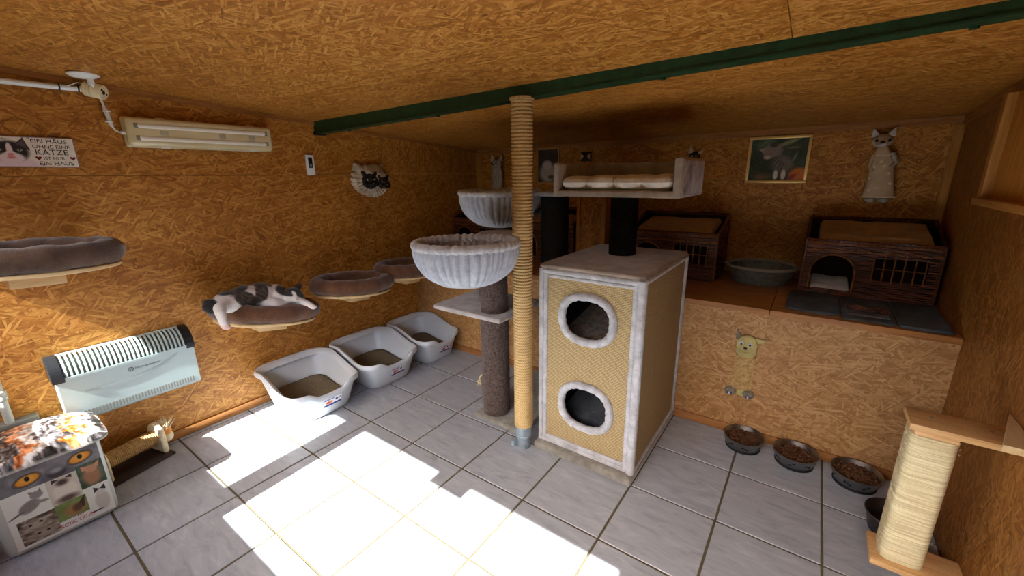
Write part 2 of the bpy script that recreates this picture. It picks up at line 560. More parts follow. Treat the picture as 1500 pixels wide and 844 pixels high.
_rng = np.random.RandomState(3)
_NT = _rng.rand(64, 64)
def vnoise(x, y):
    x = np.asarray(x, float)
    y = np.asarray(y, float)
    xi = np.floor(x).astype(int)
    yi = np.floor(y).astype(int)
    fx = x - xi
    fy = y - yi
    fx = fx * fx * (3 - 2 * fx)
    fy = fy * fy * (3 - 2 * fy)
    a = _NT[xi % 64, yi % 64]
    b = _NT[(xi + 1) % 64, yi % 64]
    c = _NT[xi % 64, (yi + 1) % 64]
    d = _NT[(xi + 1) % 64, (yi + 1) % 64]
    return (a * (1 - fx) + b * fx) * (1 - fy) + (c * (1 - fx) + d * fx) * fy
def fbm(x, y, o=4):
    r = 0
    s = 0
    for k in range(o):
        r = r + vnoise(x * 2 ** k + 11.3 * k, y * 2 ** k + 4.7 * k) * 0.5 ** k
        s += 0.5 ** k
    return r / s

def set_cols(me, cols):
    at = me.color_attributes.new('Col', 'FLOAT_COLOR', 'POINT')
    c = np.clip(cols, 0, 255) / 255.0
    l = np.where(c <= 0.04045, c / 12.92, ((c + 0.055) / 1.055) ** 2.4)
    at.data.foreach_set('color', np.c_[l, np.ones(len(l))].ravel())

class Art:
    """a flat printed picture on a grid, u to the right, v up, both 0..1"""
    def __init__(s, nx, ny, asp, base):
        s.nx, s.ny = nx, ny
        u, v = np.meshgrid(np.linspace(0, 1, nx), np.linspace(0, 1, ny))
        s.u, s.v = u.ravel(), v.ravel()
        s.a = asp
        s.c = np.tile(np.array(base, float), (nx * ny, 1))
    def paint(s, m, col):
        m = np.clip(m, 0, 1)[:, None]
        s.c = s.c * (1 - m) + np.array(col, float) * m
    def ell(s, cx, cy, rx, ry, col, rot=0.0, soft=0.15, clip=None):
        # cx, cy, ry in v units scaled by height; rx in units of height too
        x = (s.u - cx) * s.a
        y = s.v - cy
        c, n = math.cos(rot), math.sin(rot)
        xr = x * c + y * n
        yr = -x * n + y * c
        d = np.sqrt((xr / rx) ** 2 + (yr / ry) ** 2)
        m = np.clip((1 + soft - d) / (2 * soft), 0, 1)
        if clip:
            m = m * s.rmask(*clip)
        s.paint(m, col)
    def rmask(s, u0, v0, u1, v1):
        return ((s.u >= u0) & (s.u <= u1) & (s.v >= v0) & (s.v <= v1)).astype(float)
    def rect(s, u0, v0, u1, v1, col):
        s.paint(s.rmask(u0, v0, u1, v1), col)
    def tri(s, pts, col, clip=None):
        m = np.ones_like(s.u)
        (x0, y0), (x1, y1), (x2, y2) = pts
        ar = (x1 - x0) * (y2 - y0) - (x2 - x0) * (y1 - y0)
        sg = 1 if ar > 0 else -1
        for (ax, ay), (bx, by) in (((x0, y0), (x1, y1)), ((x1, y1), (x2, y2)), ((x2, y2), (x0, y0))):
            m = m * (sg * ((bx - ax) * (s.v - ay) - (by - ay) * (s.u - ax)) >= 0)
        if clip:
            m = m * s.rmask(*clip)
        s.paint(m, col)
    def noise(s, f, amp, clip=None, fx=1.0, fy=1.0, ox=0):
        n = (fbm(s.u * s.a * f * fx + ox, s.v * f * fy + ox) - 0.5) * 2 * amp
        if clip:
            n = n * s.rmask(*clip)
        s.c = s.c + n[:, None]
    def build(s, name, O, U, V, parent, m=None):
        O, U, V = Vector(O), Vector(U), Vector(V)
        b = MB()
        P = wloc(parent)
        vs = [tuple(O + U * a + V * c - P) for a, c in zip(s.u, s.v)]
        fs = [(j * s.nx + i, j * s.nx + i + 1, (j + 1) * s.nx + i + 1, (j + 1) * s.nx + i) for j in range(s.ny - 1) for i in range(s.nx - 1)]
        me = bpy.data.meshes.new(name)
        me.from_pydata(vs, [], fs)
        set_cols(me, s.c)
        me.materials.append(m or PRINT)
        o = bpy.data.objects.new(name, me)
        COL.objects.link(o)
        o.parent = parent
        return o

def text_obj(name, txt, size, O, U, V, m, parent, align='LEFT', ext=0.0006, sx=1.0):
    cu = bpy.data.curves.new('tmp', 'FONT')
    cu.body = txt
    cu.size = size
    cu.align_x = align
    cu.extrude = ext
    cu.resolution_u = 3
    t = bpy.data.objects.new('tmp', cu)
    COL.objects.link(t)
    dg = bpy.context.evaluated_depsgraph_get()
    me = bpy.data.meshes.new_from_object(t.evaluated_get(dg))
    bpy.data.objects.remove(t)
    me.name = name
    U, V = Vector(U).normalized(), Vector(V).normalized()
    W = U.cross(V)
    P = wloc(parent)
    O = Vector(O)
    for v in me.vertices:
        v.co = O + U * (v.co.x * sx) + V * v.co.y + W * v.co.z - P
    me.materials.clear()
    me.materials.append(m)
    o = bpy.data.objects.new(name, me)
    COL.objects.link(o)
    o.parent = parent
    return o

def blob(name, m, parent, balls, voxel=0.006, smooth=8, org=None, colour=None):
    """ellipsoids (centre, radii, rotation) fused into one skin"""
    b = MB()
    for bl in balls:
        c, r = bl[0], bl[1]
        M = Euler(bl[2]).to_matrix().to_4x4() if len(bl) > 2 else None
        b.ell(c, r, M, 14, 9)
    o = b.build(name, m, parent, org=org)
    md = o.modifiers.new('r', 'REMESH')
    md.mode = 'VOXEL'
    md.voxel_size = voxel
    ms = o.modifiers.new('s', 'SMOOTH')
    ms.factor = 0.5
    ms.iterations = smooth
    dg = bpy.context.evaluated_depsgraph_get()
    me = bpy.data.meshes.new_from_object(o.evaluated_get(dg))
    o.modifiers.clear()
    old = o.data
    o.data = me
    bpy.data.meshes.remove(old)
    me.name = name
    me.polygons.foreach_set('use_smooth', [True] * len(me.polygons))
    if colour:
        P = wloc(o)
        cs = np.array([colour(v.co + P) for v in me.vertices], float)
        set_cols(me, cs)
    return o

def chain(pts, rs, n=4):
    out = []
    for i in range(len(pts) - 1):
        for k in range(n):
            t = k / n
            p = Vector(pts[i]).lerp(Vector(pts[i + 1]), t)
            r = rs[i] * (1 - t) + rs[i + 1] * t
            out.append((tuple(p), (r, r, r)))
    out.append((tuple(pts[-1]), (rs[-1],) * 3))
    return out

# ------------------------------------------------------------------ the room
XR, YP, YB, YF = 3.64, 0.40, 1.34, -3.0
def cz(x, y):
    return 1.905 + 0.010 * x - 0.073 * y

# floor: screed with one child per tile
fl = struct(MB().box((-0.06, YF - 0.06, -0.10), (XR + 0.06, YB + 0.06, -0.004)).build('floor', GROUT, None, smooth=False))
TS, J = 0.40, 0.010
def tile_mesh(w, d):
    o = MB().box((-w / 2, -d / 2, -0.012), (w / 2, d / 2, 0.0), bev=0.0018, seg=1)
    return o
cache = {}
def add_tile(x0, y0, x1, y1):
    w, d = round(x1 - x0 - J, 4), round(y1 - y0 - J, 4)
    if w < 0.01 or d < 0.01:
        return
    if (w, d) not in cache:
        o = tile_mesh(w, d).build('tile', TILE, None, smooth=False)
        cache[(w, d)] = o.data
    else:
        o = bpy.data.objects.new('tile', cache[(w, d)])
        COL.objects.link(o)
    o.parent = fl
    o.location = ((x0 + x1) / 2, (y0 + y1) / 2, random.uniform(-0.0006, 0.0))
xs = [0.0] + [0.04 + TS * k for k in range(10)]
ys = [YF, -2.8] + [-2.8 + TS * k for k in range(1, 9)]
for i in range(len(xs) - 1):
    for j in range(len(ys) - 1):
        add_tile(xs[i], ys[j], xs[i + 1], ys[j + 1])

def panel(parent, lo, hi, m, uvo, rot=False, gap=0.0012):
    lo = [a + gap for a in lo]
    hi = [a - gap for a in hi]
    return MB().box(lo, hi).build('osb_panel', m, parent, smooth=False, uv=True, uvo=uvo, rot=rot)
def sloped(parent, name, x0, x1, y0, y1, t0, t1, m, uvo, rot=False, gap=0.0012):
    b = MB()
    x0, x1, y0, y1 = x0 + gap, x1 - gap, y0 + gap, y1 - gap
    q = [(x0, y0), (x1, y0), (x1, y1), (x0, y1)]
    b.add([(x, y, cz(x, y) + t0) for x, y in q] + [(x, y, cz(x, y) + t1) for x, y in q], [(0, 3, 2, 1), (4, 5, 6, 7), (0, 1, 5, 4), (1, 2, 6, 5), (2, 3, 7, 6), (3, 0, 4, 7)])
    return b.build(name, m, parent, smooth=False, uv=True, uvo=uvo, rot=rot)

wl = struct(MB().box((-0.07, YF - 0.06, -0.05), (-0.014, YB + 0.06, 2.25)).build('wall_left', PINE, None, smooth=False))
panel(wl, (-0.012, YF, 0), (0, -0.02, 1.572), OSB, (3.1, 0.2))
panel(wl, (-0.012, -0.02, 0), (0, YB, 1.572), OSB, (7.7, 1.2))
panel(wl, (-0.012, YF, 1.572), (0, 0.10, 2.18), OSB, (1.3, 4.4))
panel(wl, (-0.012, 0.10, 1.572), (0, YB, 2.05), OSB, (9.3, 2.1), rot=True)
wb = struct(MB().box((-0.07, YB + 0.014, -0.05), (XR + 0.07, YB + 0.07, 2.05)).build('wall_back', PINE, None, smooth=False))
panel(wb, (0, YB, 0.70), (1.55, YB + 0.012, 1.495), OSB, (4.2, 8.1))
panel(wb, (1.55, YB, 0.70), (XR, YB + 0.012, 1.495), OSB, (2.6, 3.7))
panel(wb, (0, YB, 1.495), (1.15, YB + 0.012, 1.95), OSB, (0.4, 6.6))
panel(wb, (1.15, YB, 1.495), (XR, YB + 0.012, 1.95), OSB, (5.9, 5.2))
wr = struct(MB().box((XR + 0.014, YF - 0.06, -0.05), (XR + 0.07, YB + 0.06, 2.25)).build('wall_right', PINE, None, smooth=False))
panel(wr, (XR, YF, 0), (XR + 0.012, -0.55, 2.2), OSB_DARK, (2.2, 9.4), rot=True)
panel(wr, (XR, -0.55, 0), (XR + 0.012, YB, 2.1), OSB_DARK, (6.3, 0.7), rot=True)
ce = struct(sloped(None, 'ceiling', -0.07, XR + 0.07, YF - 0.06, YB + 0.07, 0.014, 0.06, PINE, (0, 0)))
sloped(ce, 'osb_panel', 0, XR, YF, -0.895, 0.0, 0.012, OSB, (3.3, 6.2))
sloped(ce, 'osb_panel', 0, 2.873, -0.895, -0.40, 0.0, 0.012, OSB, (8.8, 1.9))
sloped(ce, 'osb_panel', 2.873, XR, -0.895, -0.40, 0.0, 0.012, OSB, (1.7, 7.7))
sloped(ce, 'osb_panel', 0, XR, -0.40, YB, 0.0, 0.012, OSB, (5.5, 3.9))

# front wall behind the camera: two window openings, a third added for light
b = MB()
for x0, x1, z0, z1 in ((-0.0, 0.78, 0.0, 1.222), (0.78, 0.985, 0, 2.12), (0.985, 2.66, 0, 1.143), (2.66, 2.74, 0, 2.12), (2.74, 3.56, 0, 0.80), (3.56, XR, 0, 2.12), (0, 0.78, 1.944, 2.12), (0.985, 2.66, 1.944, 2.12), (2.74, 3.56, 1.944, 2.12)):
    b.box((x0, YF - 0.06, z0), (x1, YF, z1 + 0.03))
b.box((0.0, YF - 0.06, 1.222), (0.03, YF, 1.944))
struct(b.build('wall_front', FRONTW, None, smooth=False))
struct(MB().box((1.64, YF - 0.05, 1.862), (1.87, YF - 0.02, 1.944)).build('trim_shadow_block', PINE, None, smooth=False))  # unseen block put on the header to cast the notch in the sun patch
struct(MB().box((-14, -18, -0.14), (18, YF - 0.06, -0.11)).build('ground_outside', GROUND_BOUNCE, None, smooth=False))  # unseen ground, put in for the light it bounces indoors

b = MB()  # unseen hedge added to block low sky and darken the back of the room
NX_, NZ2 = 120, 12
rs = []
for k in range(NZ2 + 1):
    z = -0.11 + 2.85 * k / NZ2
    row = []
    for i in range(NX_ + 1):
        x = -13 + 30 * i / NX_
        row.append((x, -7.6 + 0.35 * float(fbm(x * 1.3, z * 1.7 + 5, 3)) - 0.25 * (k / NZ2) ** 3, z + (0.25 * float(vnoise(x * 1.1, 3.0)) if k == NZ2 else 0)))
    for i in range(NX_, -1, -1):
        x = -13 + 30 * i / NX_
        row.append((x, -8.6, z + (0.25 * float(vnoise(x * 1.1, 3.0)) if k == NZ2 else 0)))
    rs.append(row)
struct(b.rings(rs).build('hedge_sky_blocker', mat('blocker_leaves', (62, 84, 44), 0.9, col2=(34, 50, 26), var=9, detail=6, bump=0.8, bscale=14), None))

# laths and skirtings
struct(MB().box((0, -3.0, 0.0), (0.014, YP, 0.055), bev=0.002).build('baseboard_left', LATH_Y, None))
struct(MB().box((0.014, YP - 0.014, 0.0), (XR, YP, 0.052), bev=0.002).build('baseboard_back', LATH, None))
b = MB()
b.rings([[(0.0, y, cz(0, y) - 0.028), (0.012, y, cz(0, y) - 0.028), (0.012, y, cz(0, y) - 0.001), (0, y, cz(0, y) - 0.001)] for y in (-3.0, YB)])
struct(b.build('trim_1', LATH_Y, None, smooth=False))
b = MB()
b.rings([[(x, YB - 0.012, cz(x, YB) - 0.04), (x, YB, cz(x, YB) - 0.04), (x, YB, cz(x, YB) - 0.001), (x, YB - 0.012, cz(x, YB - .012) - 0.001)] for x in (0.014, XR - 0.014)])
struct(b.build('trim_2', LATH, None, smooth=False))
struct(MB().box((XR - 0.045, YB - 0.014, 0.82), (XR, YB, 1.80), bev=0.003).build('trim_3', PINE_Z, None))
struct(MB().box((0.0, YB - 0.014, 0.82), (0.09, YB, 1.765), bev=0.003).build('trim_4', PINE_Z, None))
b = MB()
b.rings([[(XR - 0.014, y, cz(XR, y) - 0.05), (XR, y, cz(XR, y) - 0.05), (XR, y, cz(XR, y) - 0.001), (XR - 0.014, y, cz(XR, y) - 0.001)] for y in (-3.0, YB - 0.016)])
struct(b.build('trim_5', LATH_Y, None, smooth=False))

# wooden lining of the recess in the right wall
t = thing('window_lining', 'pine board frame, coloured orange as if lit, with a sill high on the right wall', 'frame', (XR, 0.0, 1.42))
MB().box((XR - 0.02, -0.70, 1.425), (XR - 0.001, 0.49, cz(XR, .5) - 0.055), bev=0.002).build('lining_board', mat('pine_lit', (222, 156, 66), 0.45, col2=(196, 128, 44), var=5, stretch=(9, 9, 1)), t)  # brighter orange stands in for light falling on this board
MB().box((XR - 0.05, 0.49, 1.425), (XR, 0.545, cz(XR, .5) - 0.055), bev=0.003).build('upright', PINE_Z, t)
MB().box((XR - 0.06, -0.75, 1.395), (XR, 0.56, 1.425), bev=0.003).build('sill', mat('pine_wood_y', (206, 150, 74), 0.5, col2=(178, 120, 54), var=5, stretch=(9, 1, 9)), t)
MB().box((XR - 0.045, -0.75, 1.425), (XR, -0.70, cz(XR, -.7) - 0.055), bev=0.003).build('upright', PINE_Z, t)

# steel beam under the ceiling
t = thing('ceiling_beam', 'dark green painted steel angle beam crossing under the ceiling', 'beam', (XR / 2, -0.41, 1.9))
def beam_ring(x, prof):
    return [(x, -0.41 + a, 1.852 + 0.0242 * x + c) for a, c in prof]
MB().rings([beam_ring(x, [(-0.035, 0.008), (-0.029, 0.008), (-0.029, 0.098), (-0.035, 0.098)]) for x in (0.0, XR)]).build('web', GREENPAINT, t, smooth=False)
MB().rings([beam_ring(x, [(-0.040, 0.0), (0.032, 0.0), (0.032, 0.008), (-0.040, 0.008)]) for x in (0.0, XR)]).build('flange', GREENPAINT, t, smooth=False, bev=0.002)
for x in (0.35, 1.2, 2.45, 3.3):
    MB().lathe([(0.011, -0.008), (0.011, 0.0)], (x, -0.395, 1.852 + 0.0242 * x), 6).build('bolt', GREENPAINT, t)
MB().box((0.0, -0.455, 1.845), (0.03, -0.37, 1.87), bev=0.002).build('end_bracket', BLACKPL, t)

# built-in bench across the back
t = thing('bench', 'built-in waist-high bench with pale chipboard front and brown top along the back', 'bench', (XR / 2, 0.87, 0))
MB().box((0.0, YP, 0.0), (XR, YP + 0.012, 0.785)).build('front_panel', OSB_PALE, t, smooth=False, uv=True, uvo=(2.7, 5.5))
MB().box((0.001, YP + 0.004, 0.785), (2.887, YB - 0.001, 0.81), bev=0.002).build('top_board', BENCHTOP, t)
MB().box((2.890, YP + 0.004, 0.785), (XR - 0.001, YB - 0.001, 0.81), bev=0.002).build('top_board', BENCHTOP, t)
MB().box((0.001, YP - 0.012, 0.778), (2.887, YP + 0.004, 0.811), bev=0.002).build('edge_strip', LATH, t)
MB().box((2.890, YP - 0.012, 0.778), (XR - 0.001, YP + 0.004, 0.811), bev=0.002).build('edge_strip', LATH, t)
SH = 0.811

# boxed post standing on the bench
t = thing('boxed_post', 'chipboard post with orange corner laths standing on the bench behind the cat condo', 'post', (1.56, 0.98, SH))
MB().box((1.465, 0.90, SH), (1.655, 1.06, 1.60)).build('core', OSB, t, smooth=False, uv=True, uvo=(1.1, 2.2), rot=True)
MB().box((1.435, 0.888, SH), (1.465, 1.07, 1.60), bev=0.003).build('corner_lath', PINE_Z, t)
MB().box((1.655, 0.888, SH), (1.685, 1.07, 1.60), bev=0.003).build('corner_lath', PINE_Z, t)

# ------------------------------------------------------------------ cat condo
CX0, CX1, CY0, CY1, CZ0, CZ1 = 1.875, 2.43, -0.37, 0.375, 0.045, 1.075
t = thing('cat_condo', 'tall two-storey sisal cat condo with oval holes, white plush edges and a lounger on top', 'cat condo', (2.15, 0.0, 0))
MB().box((1.865, -0.425, 0.0), (2.445, 0.385, 0.048), bev=0.012, seg=3).build('base', PL_BASE, t)
# front board with two oval holes
HOLES = [(2.150, 0.832, 0.148, 0.128), (2.155, 0.335, 0.148, 0.132)]
def hole_pts(h, k, n=64, e=2.4):
    out = []
    for i in range(n):
        a = 2 * PI * i / n
        ca, sa = math.cos(a), math.sin(a)
        x = h[0] + (h[2] + k) * math.copysign(abs(ca) ** (2 / e), ca)
        z = h[1] + (h[3] + k) * math.copysign(abs(sa) ** (2 / e), sa)
        out.append((x, z))
    return out
def frame_pts(h, x0, x1, z0, z1, n=64):
    out = []
    for x, z in hole_pts(h, 0, n):
        dx, dz = x - h[0], z - h[1]
        s = 1e9
        if dx > 1e-9: s = min(s, (x1 - h[0]) / dx)
        if dx < -1e-9: s = min(s, (x0 - h[0]) / dx)
        if dz > 1e-9: s = min(s, (z1 - h[1]) / dz)
        if dz < -1e-9: s = min(s, (z0 - h[1]) / dz)
        out.append((h[0] + dx * s, h[1] + dz * s))
    for cx, cz_ in ((x0, z0), (x1, z0), (x1, z1), (x0, z1)):
        k = min(range(n), key=lambda i: (out[i][0] - cx) ** 2 + (out[i][1] - cz_) ** 2)
        out[k] = (cx, cz_)
    return out
fb = MB()
for h, z0, z1 in ((HOLES[0], 0.585, CZ1), (HOLES[1], CZ0, 0.585)):
    hp = hole_pts(h, -0.02)
    fp = frame_pts(h, CX0, CX1, z0, z1)
    fb.rings([[(x, CY0 + 0.012, z) for x, z in hp], [(x, CY0, z) for x, z in hp], [(x, CY0, z) for x, z in fp]], False, False)
    fb.rings([[(x, CY0 + 0.012, z) for x, z in hp], [(x, CY0 + 0.012, z) for x, z in fp]], False, False)
fp_ = fb.build('front_board', SISALWEAVE, t, uv=True, smooth=False)
INSIDE_SHADE = mat('condo_inside_shade', (34, 32, 32), 0.95, col2=(26, 24, 24), var=20)  # near-black colour deepens the shade inside the condo
MB().box((CX1 - 0.014, CY0 + 0.012, CZ0), (CX1, CY1, CZ1)).build('side_board', SISALWEAVE, t, uv=True, smooth=False)
MB().box((CX0, CY0 + 0.012, CZ0), (CX0 + 0.014, CY1, CZ1)).build('side_board', PL_TRIM, t, smooth=False)
MB().box((CX0 + 0.014, CY1 - 0.014, CZ0), (CX1 - 0.014, CY1, CZ1)).build('back_board', INSIDE_SHADE, t, smooth=False)
MB().box((CX0 + 0.014, CY0 + 0.012, 0.555), (CX1 - 0.014, CY1 - 0.014, 0.575)).build('middle_floor', INSIDE_SHADE, t, smooth=False)
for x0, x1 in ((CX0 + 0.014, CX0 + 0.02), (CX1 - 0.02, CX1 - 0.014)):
    MB().box((x0, CY0 + 0.014, CZ0), (x1, CY1 - 0.016, CZ1 - 0.01)).build('inner_shade_lining', INSIDE_SHADE, t, smooth=False)
MB().box((CX0 - 0.004, CY0 - 0.012, CZ1), (CX1 + 0.006, CY1 + 0.006, CZ1 + 0.024), bev=0.010, seg=3).build('top_board', PL_BEIGE, t)
for i, h in enumerate(HOLES):
    pts = [(x, CY0 - 0.003, z) for x, z in hole_pts(h, -0.006, 72)]
    MB().tube([(p[0] + random.uniform(-.001, .001), p[1], p[2] + random.uniform(-.001, .001)) for p in pts], [0.021 + 0.002 * math.sin(k * 1.7) for k in range(72)], 10, closed=True, flat=1.0).build('hole_trim', PL_TRIM, t)
def fur_strip(p0, p1, r, name='edge_trim', n=40, m=PL_TRIM, flat=1.0):
    p0, p1 = Vector(p0), Vector(p1)
    pts = []
    rs = []
    for k in range(n + 1):
        p = p0.lerp(p1, k / n)
        pts.append(p + Vector((random.uniform(-1, 1), random.uniform(-1, 1), random.uniform(-1, 1))) * r * 0.06)
        rs.append(r * (1 + 0.10 * (vnoise(k * 0.6, p0.x * 9 + p0.z * 5) - 0.5)))
    return MB().tube(pts, rs, 10, flat=flat).build(name, m, t)
yy = CY0 - 0.002
fur_strip((CX0 + 0.008, yy, CZ0), (CX0 + 0.008, yy, CZ1), 0.016)
fur_strip((CX0 + 0.034, yy, CZ0 + .02), (CX0 + 0.034, yy, CZ1 - .02), 0.013)
fur_strip((CX1 - 0.006, yy - 0.002, CZ0), (CX1 - 0.006, yy - 0.002, CZ1), 0.022)
fur_strip((CX1 - 0.036, yy, CZ0 + .02), (CX1 - 0.036, yy, CZ1 - .02), 0.014)
fur_strip((CX0 + .02, yy, CZ1 - 0.012), (CX1 - .02, yy, CZ1 - 0.012), 0.016)
fur_strip((CX0 + .04, yy, CZ1 - 0.036), (CX1 - .04, yy, CZ1 - 0.036), 0.011)
fur_strip((CX0 + .02, yy, CZ0 + 0.012), (CX1 - .02, yy, CZ0 + 0.012), 0.016)
fur_strip((CX0 + .04, yy, CZ0 + 0.036), (CX1 - .04, yy, CZ0 + 0.036), 0.011)
fur_strip((CX1 + 0.002, CY1 - 0.008, CZ0), (CX1 + 0.002, CY1 - 0.008, CZ1), 0.012)
fur_strip((CX1 + 0.003, CY0, CZ1 - 0.006), (CX1 + 0.003, CY1, CZ1 - 0.006), 0.014)
fur_strip((CX1 + 0.002, CY0, CZ0 + 0.006), (CX1 + 0.002, CY1, CZ0 + 0.006), 0.010)
# post and lounger on top
prof = [(0.074 + 0.004 * abs(math.sin(PI * k / 2)), 1.099 + 0.33 * k / 60) for k in range(61)]
MB().lathe(prof, (2.135, 0.10, 0), 28).build('post', BLACKSISAL, t)
BX0, BX1, BY0, BY1, BZ = 1.785, 2.485, -0.105, 0.35, 1.43
MB().box((BX0, BY0, BZ), (BX1, BY1, BZ + 0.035), bev=0.011, seg=3).build('lounger_base', PL_BEIGE, t)
MB().box((BX0, BY1 - 0.035, BZ + 0.02), (BX1, BY1, 1.612), bev=0.012, seg=3).build('lounger_back', PL_BEIGE, t)
MB().box((BX0, BY0, BZ + 0.01), (BX0 + 0.04, BY1 - 0.02, 1.612), bev=0.014, seg=3).build('lounger_side', PL_BEIGE, t)
MB().box((BX1 - 0.042, BY0, BZ + 0.01), (BX1, BY1 - 0.02, 1.622), bev=0.014, seg=3).build('lounger_side', PL_BEIGE, t)
plabel(MB().box((BX1 - 0.008, BY0 + 0.03, BZ + 0.015), (BX1 + 0.003, BY1 - 0.02, 1.61), bev=0.004).build('worn_patch', PL_PATCH, t), 'brown worn plush on the outer side')
# lounger cushion
def cushion(name, x0, x1, y0, y1, z0, h, lobes, m, label, cat='cushion', nx=48, ny=20, seed=0.0, tilt=0.0, edge=0.03):
    rings_t, rings_b = [], []
    b = MB()
    n = (nx + 1) * (ny + 1)
    top, bot = [], []
    for j in range(ny + 1):
        for i in range(nx + 1):
            u, v = i / nx, j / ny
            e = min(1.0, min(u * (x1 - x0), (1 - u) * (x1 - x0), v * (y1 - y0), (1 - v) * (y1 - y0)) / edge)
            e = math.sqrt(max(0, 1 - (1 - e) ** 2))
            lob = 1.0
            if lobes:
                lob = 0.62 + 0.38 * abs(math.sin(PI * lobes * u)) ** 0.6
            z = (0.5 + 0.5 * e * lob) * h + 0.012 * (float(vnoise(u * 7 + seed, v * 4 + seed)) - 0.5) * e
            x = x0 + (x1 - x0) * u
            y = y0 + (y1 - y0) * v
            if lobes:
                y += 0.030 * (1 - abs(math.sin(PI * lobes * u)) ** 0.7) * (1 - v)
            top.append((x, y, z0 + z + tilt * v))
            bot.append((x, y, z0 + (0.5 - 0.5 * e) * h + tilt * v))
    fs = []
    for j in range(ny):
        for i in range(nx):
            a = j * (nx + 1) + i
            fs.append((a, a + 1, a + nx + 2, a + nx + 1))
            fs.append((n + a, n + a + nx + 1, n + a + nx + 2, n + a + 1))
    b.add(top + bot, fs)
    # close the rim
    rim = [i for i in range(nx + 1)] + [(j + 1) * (nx + 1) - 1 for j in range(1, ny + 1)] + [ny * (nx + 1) + i for i in range(nx - 1, -1, -1)] + [j * (nx + 1) for j in range(ny - 1, 0, -1)]
    for k in range(len(rim)):
        a, c = rim[k], rim[(k + 1) % len(rim)]
        b.f.append((a, a + n, c + n, c))
    o = b.build(name, m, None, org=((x0 + x1) / 2, (y0 + y1) / 2, z0), auto=80)
    return tag(o, label, cat)
cushion('cushion', BX0 + 0.045, BX1 - 0.048, BY0 + 0.004, BY1 - 0.04, BZ + 0.036, 0.075, 4, PL_CUSH, 'quilted cream plush cushion lying in the lounger on top of the condo', nx=110, ny=50, edge=0.05)
cushion('spotted_cushion', CX0 + 0.05, CX1 - 0.05, CY0 + 0.07, CY1 - 0.06, 0.577, 0.10, 0, LEOPARD, 'leopard-spotted cushion inside the upper oval hole of the condo', tilt=0.12)
cushion('grey_cushion', CX0 + 0.05, CX1 - 0.05, CY0 + 0.06, CY1 - 0.06, CZ0 + 0.001, 0.13, 0, FLEECE_G, 'dark grey cushion inside the lower oval hole of the condo', tilt=0.10)

# ------------------------------------------------------------------ floor-to-ceiling rope pole
PX, PY = 1.805, -0.44
t = thing('scratching_pole', 'floor-to-ceiling scratching pole wound with pale sisal rope on a metal foot', 'scratching post', (PX, PY, 0))
b = MB()
NW, NR, NS = 106, 6, 40
z0, z1 = 0.14, 1.893
uvs = {}
prof = []
for k in range(NW * NR + 1):
    ph = (k % NR) / NR
    prof.append((0.0475 + 0.0062 * math.sqrt(max(0.0, math.sin(PI * ph))), z0 + (z1 - z0) * k / (NW * NR)))
b.lathe(prof, (PX, PY, 0), NS)
o = b.build('rope', ROPE, t, auto=180)
lay = o.data.uv_layers.new(name='UVMap')
for lp, d in zip(o.data.loops, lay.data):
    c = o.data.vertices[lp.vertex_index].co
    d.uv = ((math.atan2(c.y, c.x) + PI) * 0.05, c.z)
MB().lathe([(0.052, 1.888), (0.060, 1.892), (0.060, 1.902), (0.052, 1.905)], (PX, PY, 0), 32).build('top_collar', ROPE_TOY, t)
MB().lathe([(0.038, 0.0), (0.038, 0.06), (0.043, 0.07), (0.047, 0.075), (0.047, 0.15)], (PX, PY, 0), 28).build('metal_foot', GALV, t)
MB().lathe([(0.047, 0.076), (0.049, 0.078), (0.049, 0.084), (0.047, 0.086)], (PX, PY, 0), 28).build('foot_ring', GALV, t)
for sx, sz in ((0.030, 0.125), (0.034, 0.02)):
    MB().lathe([(0.007, 0.0), (0.007, 0.012)], (PX + sx, PY - 0.045, sz), 6, axis='Y').build('screw', GALV, t)
MB().box((PX - 0.06, PY - 0.045, 0.0), (PX - 0.036, PY + 0.0, 0.035), bev=0.003).build('bracket', GALV, t)

# ------------------------------------------------------------------ cat tree with two hammock baskets
t = thing('cat_tree', 'grey plush cat tree with two gathered hammock baskets, brown fuzzy post and square platform', 'cat tree', (1.6, 0.0, 0))
MB().box((1.365, -0.375, 0.0), (1.745, 0.385, 0.036), bev=0.010, seg=3).build('base', PL_BASE, t)
P1 = (1.47, -0.266)
def fuzzy_post(name, x, y, z0, z1, r, m):
    rs = []
    nz = int((z1 - z0) / 0.008)
    for k in range(nz + 1):
        z = z0 + (z1 - z0) * k / nz
        rs.append([(x + math.cos(a) * rr, y + math.sin(a) * rr, z) for a, rr in ((2 * PI * i / 36, r + 0.0025 * abs(math.sin(PI * k / 2.0)) + 0.006 * (float(vnoise(i * 0.9 + x * 31, k * 0.25)) - 0.5)) for i in range(36))])
    b = MB().rings(rs)
    return b.build(name, m, t, auto=180)
fuzzy_post('lower_post', P1[0], P1[1], 0.036, 0.70, 0.086, COIR)
fuzzy_post('upper_post', P1[0], P1[1], 0.735, 1.185, 0.083, COIR)
b = MB()
for k in range(900):
    a = random.uniform(0, 2 * PI)
    z = random.uniform(0.06, 0.69)
    r = 0.087
    ln = random.uniform(0.012, 0.05)
    out = random.uniform(0.004, 0.018)
    da = random.uniform(-0.4, 0.4)
    dz = random.uniform(-1, 0.6) * ln
    p0 = Vector((P1[0] + r * math.cos(a), P1[1] + r * math.sin(a), z))
    p2 = Vector((P1[0] + (r + out) * math.cos(a + da), P1[1] + (r + out) * math.sin(a + da), z + dz))
    pm = (p0 + p2) / 2 + Vector((math.cos(a), math.sin(a), 0)) * out * 0.6
    b.tube([p0, pm, p2], 0.0006, 3)
f = b.build('loose_fibres', COIR_FIB, t)
f['kind'] = 'stuff'
b = MB()
